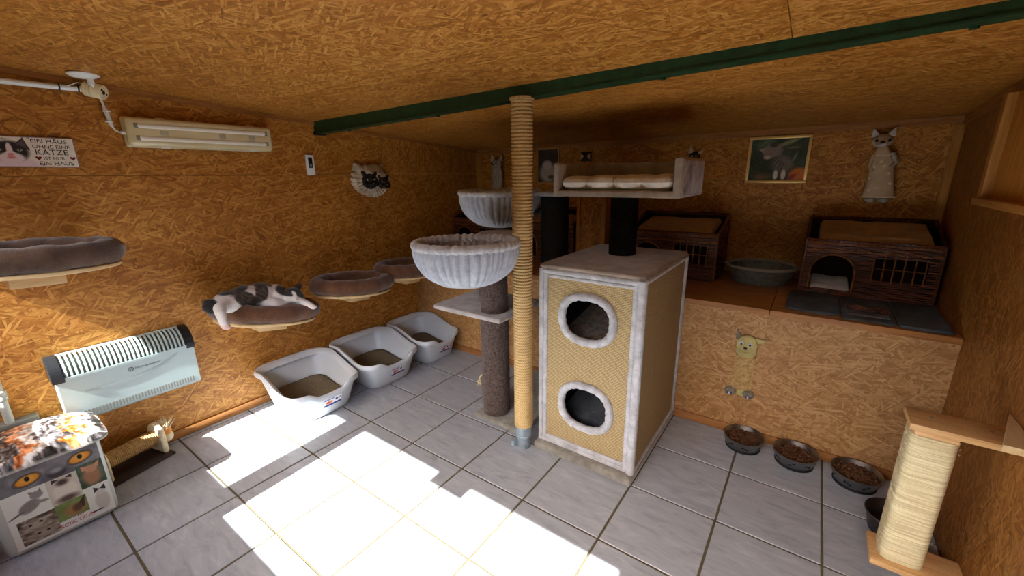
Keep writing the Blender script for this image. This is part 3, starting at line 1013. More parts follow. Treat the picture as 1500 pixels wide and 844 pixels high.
for k in range(26):
    p0 = Vector((P1[0] - 0.083, P1[1] - 0.035, 0.29))
    b.tube([p0, p0 + Vector((-0.02, -0.01, -0.03 + random.uniform(-.01, .01))), p0 + Vector((-0.03 + random.uniform(-.02, .02), -0.01 + random.uniform(-.015, .015), -0.075 + random.uniform(-.015, .01)))], 0.0011, 3)
plabel(b.build('frayed_tuft', ROPE_PALE, t), 'pale frayed sisal tuft')
MB().box((1.045, -0.385, 0.70), (1.60, 0.10, 0.733), bev=0.012, seg=3).build('platform', plush('plush_platform', (186, 178, 172), (158, 148, 142), 14), t)
MB().lathe([(0.125, 1.185), (0.138, 1.195), (0.138, 1.21), (0.125, 1.22)], (P1[0] + 0.03, P1[1] + 0.03, 0), 36).build('post_cap', PL_INNER, t)
fuzzy_post('black_post', 1.655, 0.15, 0.036, 1.42, 0.088, BLACKSISAL)
MB().box((1.53, 0.03, 1.42), (1.775, 0.27, 1.445), bev=0.008).build('top_plate', PL_GREY, t)

def basket(cx, cy, zr, R, H, name, seed, tilt=(0, 0)):
    NA, NT = 300, 28
    def pleat(a, tt):
        ph = a * 19 + 1.3 * math.sin(3 * a + seed) + 0.8 * math.sin(7 * a + 2 * seed)
        w = abs(math.sin(ph)) ** 0.7 * 2 - 1.2 + 0.35 * math.sin(a * 11 + seed)
        low = 0.10 + 0.14 * math.sin(a * 5 + seed) + 0.08 * math.sin(a * 13)
        return w * sstep(low + 0.1, low + 0.55, tt) * (1 - 0.4 * sstep(0.92, 1.0, tt))
    outer, inner = [], []
    for j in range(NT + 1):
        tt = j / NT              # 0 bottom .. 1 rim
        ro, ri = [], []
        th = tt * PI * 0.5
        prof = R * math.sin(th) ** 0.72
        z = zr - H * (math.cos(th) ** 0.95)
        for i in range(NA):
            a = 2 * PI * i / NA
            k = prof + 0.0115 * pleat(a, tt)
            zz = z + tilt[0] * k * math.cos(a) + tilt[1] * k * math.sin(a)
            ro.append((cx + k * math.cos(a), cy + k * math.sin(a), zz))
            k2 = max(0.0005, prof - 0.016 + 0.006 * pleat(a + 0.05, tt))
            ri.append((cx + k2 * math.cos(a), cy + k2 * math.sin(a), zz + 0.012))
        outer.append(ro)
        inner.append(ri)
    bo = MB().rings(outer, True, False).build('basket_shell', PL_GREY, t, auto=180)
    bi = MB().rings(inner, True, False).build('basket_lining', PL_INNER, bo, auto=180)
    pts, rs = [], []
    for i in range(NA):
        a = 2 * PI * i / NA
        k = R - 0.004
        pts.append((cx + k * math.cos(a), cy + k * math.sin(a), zr + 0.004 + tilt[0] * k * math.cos(a) + tilt[1] * k * math.sin(a)))
        rs.append(0.0180 + 0.0035 * abs(math.sin(a * 19 + 1.3 * math.sin(3 * a + seed))) + 0.0022 * math.sin(a * 43 + seed * 2))
    MB().tube(pts, rs, 10, closed=True).build('basket_rim', PL_TRIM, bo, auto=180)
    return bo
basket(1.685, -0.741, 1.234, 0.243, 0.205, 'low', 1.0, (0.02, -0.02))
basket(1.295, 0.045, 1.435, 0.262, 0.225, 'up', 2.3, (0.0, 0.0))
MB().tube([(1.50, -0.33, 1.10), (1.58, -0.55, 1.10)], 0.014, 10).build('basket_arm', BLACKPL, t)
MB().box((1.46, 0.10, 1.30), (1.60, 0.14, 1.33), bev=0.004).build('basket_arm', BLACKPL, t)

# ------------------------------------------------------------------ oval plush beds on wall brackets
bed0 = None
def make_bed(m_pl):
    t = thing('wall_bed', 'x', 'cat bed', (0, 0, 0), 'oval plush beds on the left wall')
    A, B = 0.248, 0.31
    NA = 96
    pl = MB()
    ring = lambda k, z: [((A + k) * math.cos(2 * PI * i / NA), (B + k) * math.sin(2 * PI * i / NA), z) for i in range(NA)]
    pl.rings([ring(-0.020, 0.0), ring(-0.016, 0.004), ring(-0.016, 0.014), ring(-0.020, 0.018)])
    pl.build('plywood_shelf', PLY, t)
    pts, rs = [], []
    for i in range(NA):
        a = 2 * PI * i / NA
        pts.append(((A - 0.047) * math.cos(a), (B - 0.047) * math.sin(a), 0.070))
        rs.append(0.056 + 0.0025 * math.sin(a * 13) + 0.002 * math.sin(a * 7 + 1))
    MB().tube(pts, rs, 14, closed=True).build('bolster', m_pl, t, auto=180)
    pad = MB()
    pad.rings([[((A - .04) * k * math.cos(2 * PI * i / 64), (B - .04) * k * math.sin(2 * PI * i / 64), z + 0.006 * float(vnoise(k * 5 + i * .3, i * .2))) for i in range(64)] for k, z in ((1.0, 0.018), (1.0, 0.05), (0.9, 0.058), (0.6, 0.062), (0.2, 0.064))])
    pad.build('pad', m_pl, t, auto=180)
    MB().box((-0.24, -0.085, -0.058), (0.08, 0.085, 0.0), bev=0.003).build('bracket', PLY, t)
    MB().box((-0.24, -0.17, -0.050), (-0.218, 0.17, -0.0), bev=0.003).build('wall_batten', PLY, t)
    return t
bedA = make_bed(PL_BROWN)
for i, (cy, z, lab) in enumerate(((-1.070, 0.672, 'brown oval plush wall bed with a black and white cat asleep on it'),
                                  (-0.435, 0.708, 'empty brown oval plush wall bed between the cat and the corner bed'),
                                  (0.105, 0.725, 'brown oval plush wall bed nearest the corner, half hidden by the hammock basket'))):
    o = bedA if i == 0 else copy_tree(bedA)
    o.location = (0.242, cy, z)
    o['label'] = lab
    o.rotation_euler = (math.radians((-11.0, -5.0, -3.0)[i]), 0, 0)
    if i == 2:
        o.scale = (0.92, 0.93, 1.0)
        o.location.x = 0.24 * 0.92 + 0.004
bedB = make_bed(PL_BROWN2)
bedB.location = (0.242, -1.985, 1.165)
bedB.rotation_euler = (math.radians(-2.0), 0, 0)
bedB['label'] = 'grey-brown oval plush bed mounted highest, above the heater'

# ------------------------------------------------------------------ litter trays along the left wall
def tray_ring(ax, ay, cx, cy, n=96, e=5.0):
    out = []
    for i in range(n):
        a = 2 * PI * i / n
        ca, sa = math.cos(a), math.sin(a)
        out.append((cx + ax * math.copysign(abs(ca) ** (2 / e), ca), cy + ay * math.copysign(abs(sa) ** (2 / e), sa)))
    return out
def rim_h(x, y):
    # x from the wall outwards (0.02..0.60), y across (-0.255..0.255)
    h = 0.290 - 0.070 * sstep(0.20, 0.47, x) + 0.012 * sstep(0.06, 0.2, x) * (1 - sstep(0.2, 0.3, x))
    if x > 0.40:
        h -= 0.045 * (1 - sstep(0.07, 0.16, abs(y))) * sstep(0.47, 0.56, x)
    return h
def make_tray():
    t = thing('litter_tray', 'x', 'litter tray', (0, 0, 0), 'white litter trays along the left wall')
    base = tray_ring(0.200, 0.184, 0.310, 0)
    rim = tray_ring(0.282, 0.258, 0.292, 0)
    def rg(k, dz, zf):
        out = []
        for (bx, by), (rx, ry) in zip(base, rim):
            h = rim_h(rx, ry) + dz
            out.append((bx + (rx - bx) * k, by + (ry - by) * k, h * zf))
        return out
    outer = [rg(-0.10, 0, 0.0), rg(0.0, 0, 0.02)] + [rg(0.86 * q, -0.005, q) for q in (0.15, 0.4, 0.7, 1.0)]
    inner = [rg(0.80, -0.004, 1.0)] + [rg(0.86 * q - 0.06, 0, q) for q in (0.7, 0.4, 0.15)] + [rg(-0.1, 0, 0.08), rg(-0.7, 0, 0.08)]
    MB().rings(outer + inner).build('tub', LITTERPL, t, auto=60)
    def fl(k, dz):
        return [(bx + (rx - bx) * k, by + (ry - by) * k, rim_h(rx, ry) + dz) for (bx, by), (rx, ry) in zip(base, rim)]
    r = [fl(0.90, -0.028), fl(1.03, -0.030), fl(1.06, -0.020), fl(1.03, -0.002), fl(0.95, 0.006), fl(0.82, 0.003), fl(0.60, -0.014), fl(0.50, -0.030), fl(0.56, -0.034), fl(0.80, -0.012), fl(0.90, -0.010)]
    b = MB()
    b.rings(r + [r[0]], False, False)
    b.build('rim', LITTERPL, t, auto=60)
    a = Art(46, 24, 2.0, (236, 236, 240))
    a.rect(0, 0, 1, 0.22, (56, 66, 128))
    a.rect(0, 0.82, 0.55, 0.95, (70, 84, 150))
    a.ell(0.28, 0.48, 0.40, 0.22, (226, 140, 112))
    a.ell(0.22, 0.46, 0.20, 0.12, (206, 84, 70))
    a.ell(0.70, 0.62, 0.16, 0.13, (50, 48, 60))
    a.ell(0.90, 0.66, 0.07, 0.12, (120, 120, 150))
    # lies on the sloping front wall of the tub
    p0, p1 = (0.510, 0.072), (0.5615, 0.19)
    f = lambda z: 0.5115 + 0.0560 * z / 0.17
    a.build('sticker', (f(0.075) + 0.004, -0.045, 0.075), (0, 0.125, 0), (f(0.135) - f(0.075), 0, 0.060), t)
    return t
tray0 = make_tray()
def litter(cx, cy, z, seed, label):
    b = MB()
    N = 40
    rs = []
    base = tray_ring(0.205, 0.188, 0.315, 0, 64)
    for k in (1.0, 0.95, 0.8, 0.6, 0.4, 0.2, 0.02):
        ring = []
        for x, y in base:
            xx = 0.315 + (x - 0.315) * k
            yy_ = y * k
            zz = z + (0.035 * (float(fbm(xx * 7 + seed, yy_ * 7 + seed, 3)) - 0.35) + 0.045 * (1 - sstep(0.12, 0.42, xx))) * (1 if k < 1 else 0.3)
            ring.append((cx + xx, cy + yy_ * (0.86 if cy > 0 else 1.0), max(zz, 0.030)))
        rs.append(ring)
    rs = [[(cx + 0.315 + (p[0] - cx - 0.315) * 0.88, cy + (p[1] - cy) * 0.88, 0.024) for p in rs[0]]] + rs
    o = b.rings(rs).build('cat_litter', SAND, None, org=(cx + 0.315, cy, 0.02), auto=180)
    o['kind'] = 'stuff'
    tag(o, label, 'cat litter')
for i, (y, lab, l2) in enumerate(((-0.905, 'white litter tray in front, its corner in the sunlight', 'grey-brown cat litter in the front tray, the one in sunlight'),
                              (-0.355, 'white litter tray in the middle of the row of three', 'grey-brown cat litter in the middle tray of the row'),
                              (0.163, 'white litter tray at the back of the row, in the corner', 'grey-brown cat litter in the back tray in the corner'))):
    o = tray0 if i == 0 else copy_tree(tray0)
    o.location = (0.016, y, 0)
    if i == 2:
        o.scale = (1, 0.86, 1)
    o['label'] = lab
    litter(0.016, y, 0.080, i * 3.3, l2)

# ------------------------------------------------------------------ convector heater
HY0, HY1, HZ0, HZ1 = -2.03, -1.447, 0.355, 0.70
t = thing('convector_heater', 'white convector heater with slotted top and black end caps on the left wall', 'heater', (0.06, (HY0 + HY1) / 2, HZ0))
def hprof(x_add=0.0):
    pts = [(0.004, HZ0), (0.095, HZ0), (0.112, HZ0 + 0.015), (0.112, HZ1 - 0.10)]
    for k in range(1, 9):
        a = PI / 2 * k / 8
        pts.append((0.012 + 0.10 * math.cos(a), HZ1 - 0.10 + 0.10 * math.sin(a)))
    pts.append((0.004, HZ1))
    return pts
body = [(0.004, HZ0), (0.095, HZ0), (0.112, HZ0 + 0.015), (0.112, HZ1 - 0.098), (0.004, HZ1 - 0.098)]
MB().rings([[(x, y, z) for x, z in body] for y in (HY0 + 0.012, HY1)]).build('body', HEATERW, t, smooth=False, bev=0.003)
inner = [(0.004, HZ1 - 0.098)] + [(0.010 + 0.086 * math.cos(PI / 2 * k / 8), HZ1 - 0.10 + 0.086 * math.sin(PI / 2 * k / 8)) for k in range(9)]
MB().rings([[(x, y, z) for x, z in inner] for y in (HY0 + 0.03, HY1 - 0.03)]).build('grille_core', GREYPL, t)
NRIB = 27
rib0 = None
y0r, y1r = HY0 + 0.055, HY1 - 0.045
for k in range(NRIB):
    y = y0r + (y1r - y0r) * k / (NRIB - 1)
    if rib0 is None:
        rb = MB()
        p = [(0.012 + 0.104 * math.cos(PI / 2 * q / 10), HZ1 - 0.10 + 0.104 * math.sin(PI / 2 * q / 10)) for q in range(11)]
        p2 = [(0.012 + 0.094 * math.cos(PI / 2 * q / 10), HZ1 - 0.10 + 0.094 * math.sin(PI / 2 * q / 10)) for q in range(11)]
        rb.rings([[(x, y - 0.0042, z) for x, z in p + p2[::-1]], [(x, y + 0.0042, z) for x, z in p + p2[::-1]]])
        rib0 = rb.build('grille_rib', HEATERW, t, smooth=False)
        yr0 = y
    else:
        o = rib0.copy()
        COL.objects.link(o)
        o.location = (rib0.location.x, rib0.location.y + y - yr0, rib0.location.z)
for q, z in ((0, None), (10, None)):
    a = PI / 2 * q / 10
    MB().box((0.006 + 0.104 * math.cos(a) - (0 if q else .004), y0r - 0.01, HZ1 - 0.10 + 0.104 * math.sin(a) - 0.006), (0.012 + 0.104 * math.cos(a) + (0.012 if q else 0.001), y1r + 0.01, HZ1 - 0.10 + 0.104 * math.sin(a) + (0.006 if not q else 0.001))).build('grille_rail', HEATERW, t, smooth=False)
for ya, yb, lab in ((HY0, HY0 + 0.046, 'grey-black end cap with control'), (HY1 - 0.036, HY1 + 0.006, 'black end cap')):
    cp = [(0.002, HZ1 - 0.115), (0.119, HZ1 - 0.115)] + [(0.012 + 0.107 * math.cos(PI / 2 * k / 10), HZ1 - 0.10 + 0.107 * math.sin(PI / 2 * k / 10)) for k in range(11)] + [(0.002, HZ1 + 0.006)]
    plabel(MB().rings([[(x, y, z) for x, z in cp] for y in (ya, yb)]).build('end_cap', BLACKPL, t, smooth=False, bev=0.003), lab)
NB = 36
for k in range(NB):
    y = HY0 + 0.08 + (HY1 - 0.035 - HY0 - 0.08) * k / (NB - 1)
    if k == 0:
        s0 = MB().box((0.110, y - 0.0034, HZ0 + 0.022), (0.1128, y + 0.0034, HZ0 + 0.054)).build('lower_slot', GREYPL, t, smooth=False)
        ys0 = y
    else:
        o = s0.copy()
        COL.objects.link(o)
        o.location = (s0.location.x, s0.location.y + y - ys0, s0.location.z)
b = MB()
pts = []
for k in range(25):
    u = k / 24
    y = HY0 + 0.10 + u * 0.40
    z = HZ0 + 0.155 - 0.02 * math.sin(u * PI * 0.5) + 0.085 * u ** 3
    pts.append((0.1128, y, z, 0.004 + 0.006 * math.sin(u * PI)))
b.rings([[(0.1122, p[1], p[2] - p[3]), (0.1136, p[1], p[2] - p[3]), (0.1136, p[1], p[2] + p[3]), (0.1122, p[1], p[2] + p[3])] for p in pts])
b.build('swoosh_groove', HEATERL, t, smooth=False)
MB().tube([(0.1135, -1.742 + 0.011 * math.cos(a), 0.556 + 0.011 * math.sin(a)) for a in [2 * PI * k / 24 for k in range(24)]], 0.0012, 6, closed=True).build('symbol_ring', INKB, t)
MB().tube([(0.1135, -1.749, 0.548), (0.1135, -1.735, 0.564)], 0.001, 6).build('symbol_bar', INKB, t)
text_obj('lettering', 'Nicht abdecken', 0.017, (0.1128, -1.724, 0.551), (0, 1, 0), (0, 0, 1), INKG, t)

# ------------------------------------------------------------------ printed food bin with curved lid
NB0, NB1, NX0, NX1, NZ = -2.325, -1.965, 0.225, 0.475, 0.405
t = thing('pet_food_bin', 'white plastic food bin printed with cat photographs under a fur-patterned lid', 'bin', (0.29, -2.14, 0))
MB().box((NX0, NB0, 0.0), (NX1, NB1, NZ), bev=0.035, seg=4).build('body', BINPL, t)
a = Art(190, 220, 0.9, (226, 224, 212))
H = lambda u0, v0, u1, v1: (u0, v0, u1, v1)
band = (0, 0.70, 1, 1)
a.rect(*band, (128, 124, 124))
a.noise(14, 26, band)
a.ell(0.55, 0.70, 0.17, 0.14, (98, 92, 94), clip=band)
a.ell(0.55, 0.765, 0.085, 0.055, (66, 60, 62), clip=band)
a.ell(0.55, 0.80, 0.06, 0.03, (150, 146, 146), clip=band, soft=.5)
for cx, cy in ((0.28, 0.815), (0.80, 0.845)):
    a.ell(cx, cy, 0.118, 0.068, (56, 44, 40), rot=0.15, clip=band)
    a.ell(cx, cy, 0.104, 0.055, (222, 146, 50), rot=0.15, clip=band)
    a.ell(cx, cy + .01, 0.05, 0.035, (236, 172, 80), clip=band, soft=.6)
    a.ell(cx, cy + .012, 0.022, 0.030, (24, 18, 16), clip=band)
c1 = (0.0, 0.38, 0.41, 0.70)
a.rect(*c1, (226, 222, 208))
a.ell(0.22, 0.49, 0.10, 0.065, (136, 126, 118), rot=0.5, clip=c1)
a.ell(0.31, 0.60, 0.055, 0.045, (146, 136, 128), clip=c1)
a.tri([(0.25, 0.62), (0.24, 0.67), (0.30, 0.64)], (136, 126, 118), c1)
a.tri([(0.33, 0.63), (0.36, 0.68), (0.36, 0.62)], (136, 126, 118), c1)
a.ell(0.34, 0.50, 0.06, 0.02, (150, 142, 134), rot=-0.2, clip=c1)
a.ell(0.09, 0.435, 0.075, 0.011, (110, 100, 100), rot=0.35, clip=c1)
c2 = (0.41, 0.36, 0.72, 0.70)
a.rect(*c2, (206, 196, 176))
a.ell(0.57, 0.50, 0.11, 0.12, (222, 210, 190), clip=c2)
a.ell(0.565, 0.63, 0.085, 0.06, (196, 180, 160), clip=c2)
a.ell(0.565, 0.625, 0.05, 0.035, (76, 60, 54), clip=c2, soft=.4)
a.tri([(0.46, 0.64), (0.47, 0.695), (0.54, 0.67)], (70, 56, 52), c2)
a.tri([(0.60, 0.67), (0.67, 0.695), (0.67, 0.64)], (70, 56, 52), c2)
a.ell(0.57, 0.40, 0.09, 0.04, (96, 78, 68), clip=c2, soft=.5)
c3 = (0.72, 0.42, 1.0, 0.74)
a.rect(*c3, (66, 82, 62))
a.noise(16, 34, c3)
a.ell(0.86, 0.56, 0.085, 0.13, (160, 116, 84), clip=c3, soft=.3)
a.ell(0.87, 0.65, 0.062, 0.048, (186, 138, 104), clip=c3)
a.tri([(0.78, 0.64), (0.77, 0.71), (0.85, 0.69)], (206, 140, 112), c3)
a.tri([(0.90, 0.69), (0.97, 0.725), (0.95, 0.65)], (206, 140, 112), c3)
c4 = (0.06, 0.03, 0.42, 0.345)
a.rect(*c4, (126, 112, 96))
a.noise(16, 120, c4, fx=1.0, fy=2.6)
a.ell(0.22, 0.24, 0.10, 0.06, (176, 162, 142), clip=c4, soft=.5)
a.ell(0.27, 0.10, 0.10, 0.06, (166, 150, 132), clip=c4, soft=.5)
for cx, cy in ((0.17, 0.255), (0.27, 0.26), (0.22, 0.12), (0.31, 0.12)):
    a.ell(cx, cy, 0.016, 0.012, (40, 32, 28), clip=c4)
c5 = (0.42, 0.125, 0.74, 0.36)
a.rect(*c5, (116, 132, 72))
a.noise(12, 28, c5)
a.ell(0.60, 0.22, 0.10, 0.075, (160, 120, 74), clip=c5, soft=.3)
a.tri([(0.62, 0.25), (0.73, 0.36), (0.70, 0.20)], (72, 52, 40), c5)
a.ell(0.63, 0.23, 0.045, 0.05, (96, 70, 50), clip=c5, soft=.4)
c6 = (0.74, 0.02, 1.0, 0.42)
a.rect(*c6, (224, 222, 208))
a.ell(0.89, 0.18, 0.07, 0.13, (196, 188, 172), clip=c6)
a.ell(0.89, 0.31, 0.05, 0.045, (206, 198, 184), clip=c6)
a.tri([(0.825, 0.31), (0.83, 0.39), (0.89, 0.345)], (56, 50, 50), c6)
a.tri([(0.89, 0.345), (0.95, 0.39), (0.955, 0.31)], (56, 50, 50), c6)
a.rect(0.75, 0.055, 0.87, 0.075, (44, 42, 44))
a.build('photo_print', (NX1 + 0.0008, NB0 + 0.034, 0.030), (0, NB1 - NB0 - 0.05, 0), (0, 0, NZ - 0.032), t)
text_obj('lettering', 'ROYAL CANIN', 0.023, (NX1 + 0.001, NB0 + 0.034 + 0.42 * 0.31, 0.046), (0, 1, 0), (0, 0, 1), INKR, t, sx=0.72)
b = MB()
for k in range(3):
    b.prism([(k * 0.008, 0), (k * 0.008 + 0.006, 0), (k * 0.008 + 0.003, 0.009)], (NX1 + 0.001, -2.105, 0.072), (0, 1, 0), (0, 0, 1), 0.0006)
b.build('crown_mark', INKR, t, smooth=False)
# side strip print on the corner
a = Art(10, 80, 0.1, (210, 206, 196))
a.rect(0, 0.45, 1, 0.75, (84, 92, 84))
a.noise(20, 40, (0, .45, 1, .75))
a.build('side_print', (NX1 - 0.03, NB1 + 0.0008, 0.03), (-0.12, 0, 0), (0, 0, NZ - 0.032), t)
# lid
nx, ny = 90, 110
vs, cols = [], []
LX0, LX1, LY0, LY1 = 0.130, NX1 + 0.035, NB0 - 0.03, NB1 + 0.035
def lid_z(u, v):
    e = min(u, 1 - u, v, 1 - v)
    return 0.412 + 0.062 * math.sin(PI * min(1, max(0, (v * 0.94 + 0.03)))) ** 0.7 * (0.62 + 0.38 * math.sin(PI * u)) * sstep(0, 0.10, e + 0.03)
for j in range(ny):
    for i in range(nx):
        u, v = i / (nx - 1), j / (ny - 1)
        # rounded corners
        x, y = u * 2 - 1, v * 2 - 1
        k = (abs(x) ** 7 + abs(y) ** 7) ** (1 / 7) / max(abs(x), abs(y), 1e-6)
        x, y = x / k, y / k
        vs.append(((LX0 + LX1) / 2 + x * (LX1 - LX0) / 2, (LY0 + LY1) / 2 + y * (LY1 - LY0) / 2, lid_z(u, v)))
        s = u * 1.0 + v * 0.25
        n1 = float(fbm(u * 10, v * 6 + 3))
        f = (v * 8.0 + 3.4 * (n1 - 0.5) + 0.8 * u) % 3.0
        st = float(fbm(u * 16, v * 46 + 9))
        if f < 0.9: c = np.array((216, 132, 74.0)) if v > 0.3 else np.array((120, 78, 56.0))
        elif f < 1.9: c = np.array((224, 214, 202.0))
        else: c = np.array((96, 90, 88.0))
        c = c * 0.9 + (st - 0.5) * 260
        cols.append(np.clip(c, 20, 245))
me = bpy.data.meshes.new('lid')
P = wloc(t)
n = len(vs)
bot = [(v[0], v[1], 0.402) for v in vs]
fs = [(j * nx + i, j * nx + i + 1, (j + 1) * nx + i + 1, (j + 1) * nx + i) for j in range(ny - 1) for i in range(nx - 1)]
rim = [i for i in range(nx)] + [j * nx + nx - 1 for j in range(1, ny)] + [(ny - 1) * nx + i for i in range(nx - 2, -1, -1)] + [j * nx for j in range(ny - 2, 0, -1)]
allv = [tuple(Vector(v) - P) for v in vs] + [tuple(Vector(bot[r]) - P) for r in rim]
for k in range(len(rim)):
    k2 = (k + 1) % len(rim)
    fs.append((rim[k], n + k, n + k2, rim[k2]))
fs.append(tuple(n + k for k in range(len(rim)))[::-1])
me.from_pydata(allv, [], fs)
set_cols(me, np.vstack([np.array(cols), np.tile((190, 184, 172), (len(rim), 1))]))
me.materials.append(PRINT)
me.polygons.foreach_set('use_smooth', [True] * len(me.polygons))
me.set_sharp_from_angle(angle=math.radians(50))
o = bpy.data.objects.new('lid', me)
COL.objects.link(o)
o.parent = t

# dark bag at the edge of the picture and the pipe behind the bin
b = MB()
rs = []
for k in range(13):
    v = k / 12
    w = 0.13 * math.sin(PI * (0.12 + 0.80 * v)) ** 0.5
    rs.append([(0.42 + (w + 0.02 * math.sin(3 * aa + k)) * math.cos(aa), -2.475 + 0.8 * (w + 0.015 * math.sin(5 * aa + k * .7)) * math.sin(aa), 0.001 + v * 0.24) for aa in [2 * PI * q / 36 for q in range(36)]])
tag(b.rings(rs).build('black_bag', BAGDARK, None, org=(0.42, -2.475, 0), auto=180), 'crumpled black bag on the tiles beside the printed food bin', 'bag')
t = thing('water_pipe', 'grey-white pipe with a collar running down the wall left of the heater', 'pipe', (0.035, -2.19, 0.45))
MB().tube([(0.035, -2.19, 0.44), (0.035, -2.19, 0.80)], 0.016, 16).build('pipe', mat('pipe_grey', (196, 198, 186), 0.4), t)
MB().lathe([(0.017, 0.555), (0.022, 0.56), (0.022, 0.575), (0.019, 0.58), (0.022, 0.585), (0.022, 0.60), (0.017, 0.605)], (0.035, -2.19, 0), 20).build('collar', mat('pipe_grey', (1, 1, 1)), t)
MB().box((0.0, -2.25, 0.418), (0.06, -2.10, 0.44), bev=0.004).build('bracket', GREYPL, t)

# ------------------------------------------------------------------ lying scratching barrel toy
t = thing('scratching_toy', 'horizontal sisal barrel toy with cream fur ends on a dark board', 'cat toy', (0.108, -1.828, 0), None, math.radians(15))
L = MB()
L.box((-0.105, -0.16, 0.0), (0.105, 0.15, 0.012), bev=0.004)
L.build('board', DARKBOARD, t, org=(0, 0, 0)).location = (0, 0, 0)
prof = [(0.040 + 0.004 * abs(math.sin(PI * k / 2)), -0.15 + 0.27 * k / 60) for k in range(61)]
MB().lathe(prof, (0, 0, 0.105), 24, axis='Y').build('barrel', ROPE_TOY, t, org=(0, 0, 0)).location = (0, 0, 0)
for y in (-0.15, 0.115):
    sh = []
    for k in range(17):
        a = PI * k / 16
        sh.append((0.062 * math.cos(a), 0.115 + 0.075 * math.sin(a)))
    sh += [(-0.062, 0.012), (0.062, 0.012)]
    MB().rings([[(x * kk, y + yy2, 0.1 + (z - 0.1) * kk) for x, z in sh] for kk, yy2 in ((0.93, 0), (1.0, 0.006), (1.0, 0.022), (0.93, 0.028))]).build('end_panel', CREAMF, t, org=(0, 0, 0)).location = (0, 0, 0)
MB().tube([(0.0, 0.143, 0.17), (0.0, 0.165, 0.16)], 0.002, 6).build('string', CREAMF, t, org=(0, 0, 0)).location = (0, 0, 0)
plabel(MB().ell((0.0, 0.175, 0.075), (0.034, 0.034, 0.034)).build('ball', CREAMF, t, org=(0, 0, 0)), 'white ball').location = (0, 0, 0)
b = MB()
b.ell((0.0, 0.172, 0.112), (0.034, 0.032, 0.03))
plabel(b.build('orange_band', ORANGEF, t, org=(0, 0, 0)), 'orange fluff').location = (0, 0, 0)
b = MB()
for k in range(120):
    a = random.uniform(0, 2 * PI)
    r0 = random.uniform(0.0, 0.03)
    p0 = Vector((r0 * math.cos(a), 0.168 + r0 * math.sin(a), 0.125))
    b.tube([p0, p0 + Vector((0.5 * r0 * math.cos(a), 0.5 * r0 * math.sin(a), 0.025)), p0 + Vector((1.4 * r0 * math.cos(a) + random.uniform(-.012, .012), 1.2 * r0 * math.sin(a), 0.045 + random.uniform(-.012, .012)))], [0.0028, 0.0024, 0.0008], 4)
plabel(b.build('feather_tuft', CREAMF, t, org=(0, 0, 0)), 'cream feather tuft').location = (0, 0, 0)

# ------------------------------------------------------------------ left wall: sign, lamp, cable, thermometer, plaque
SY0, SY1, SZ0, SZ1 = -2.13, -1.708, 1.612, 1.748
t = thing('wall_sign', 'long cream sign with a black and white cat face and German lettering', 'sign', (0.005, (SY0 + SY1) / 2, SZ0))
MB().box((0.001, SY0, SZ0), (0.012, SY1, SZ1), bev=0.002).build('board', mat('sign_mauve', (150, 128, 132), 0.5), t)
a = Art(240, 90, 3.05, (234, 228, 218))
a.noise(6, 10)
for k in range(26):
    cx, cy = random.random(), random.choice((random.uniform(0, .08), random.uniform(.92, 1)))
    a.ell(cx, cy, 0.03, 0.025, random.choice([(150, 150, 110), (190, 150, 150), (120, 130, 110)]), soft=.4)
cu = 0.49
a.ell(cu - 0.09, 0.20, 0.16, 0.26, (40, 38, 42))
a.ell(cu, 0.0, 0.62, 0.30, (226, 206, 216))
a.ell(cu, 0.50, 0.42, 0.36, (42, 40, 44))
a.tri([(cu - .165, 0.55), (cu - 0.13, 1.0), (cu - .03, 0.72)], (54, 48, 58))
a.tri([(cu + .035, 0.74), (cu + 0.12, 0.98), (cu + .155, 0.55)], (54, 48, 58))
a.tri([(cu + .06, 0.76), (cu + 0.115, 0.92), (cu + .135, 0.62)], (96, 80, 92))
a.ell(cu, 0.28, 0.30, 0.20, (226, 208, 214))
a.ell(cu, 0.58, 0.07, 0.22, (228, 212, 216))
a.ell(cu, 0.40, 0.13, 0.14, (226, 208, 212))
a.ell(cu, 0.40, 0.075, 0.05, (224, 140, 148))
a.ell(cu, 0.30, 0.09, 0.035, (214, 110, 124), soft=.4)
for sx in (-1, 1):
    a.ell(cu + sx * 0.075, 0.56, 0.062, 0.045, (150, 156, 140), rot=sx * 0.2)
    a.ell(cu + sx * 0.075, 0.565, 0.022, 0.036, (20, 20, 20))
a.build('print', (0.0125, SY0 + 0.004, SZ0 + 0.004), (0, SY1 - SY0 - 0.008, 0), (0, 0, SZ1 - SZ0 - 0.008), t)
for txt, y, z, sz in (('EIN HAUS', -1.853, 1.7205, 0.0255), ('OHNE EINE', -1.851, 1.6975, 0.0225), ('KATZE', -1.847, 1.6690, 0.0340), ('IST NUR', -1.825, 1.6460, 0.0205), ('EIN HAUS', -1.843, 1.6215, 0.0245)):
    text_obj('lettering', txt, sz, (0.013, y, z), (0, 1, 0), (0, 0, 1), INKB, t, sx={'KATZE': 1.06, 'IST NUR': 0.95}.get(txt, 1.08))
heart = [(0, -0.009), (0.010, 0.002), (0.0095, 0.007), (0.005, 0.009), (0, 0.0055), (-0.005, 0.009), (-0.0095, 0.007), (-0.010, 0.002)]
for y in (-1.840, -1.726):
    MB().prism(heart, (0.0128, y, 1.6525), (0, 1, 0), (0, 0, 1), 0.0008).build('heart', INKDR, t, smooth=False)
# two slim cords it hangs from
MB().tube([(0.006, -1.99, SZ1), (0.006, -1.875, 1.835), (0.006, -1.775, SZ1)], 0.0014, 5).build('hanging_cord', mat('cord_brown', (120, 82, 44), 0.8), t)

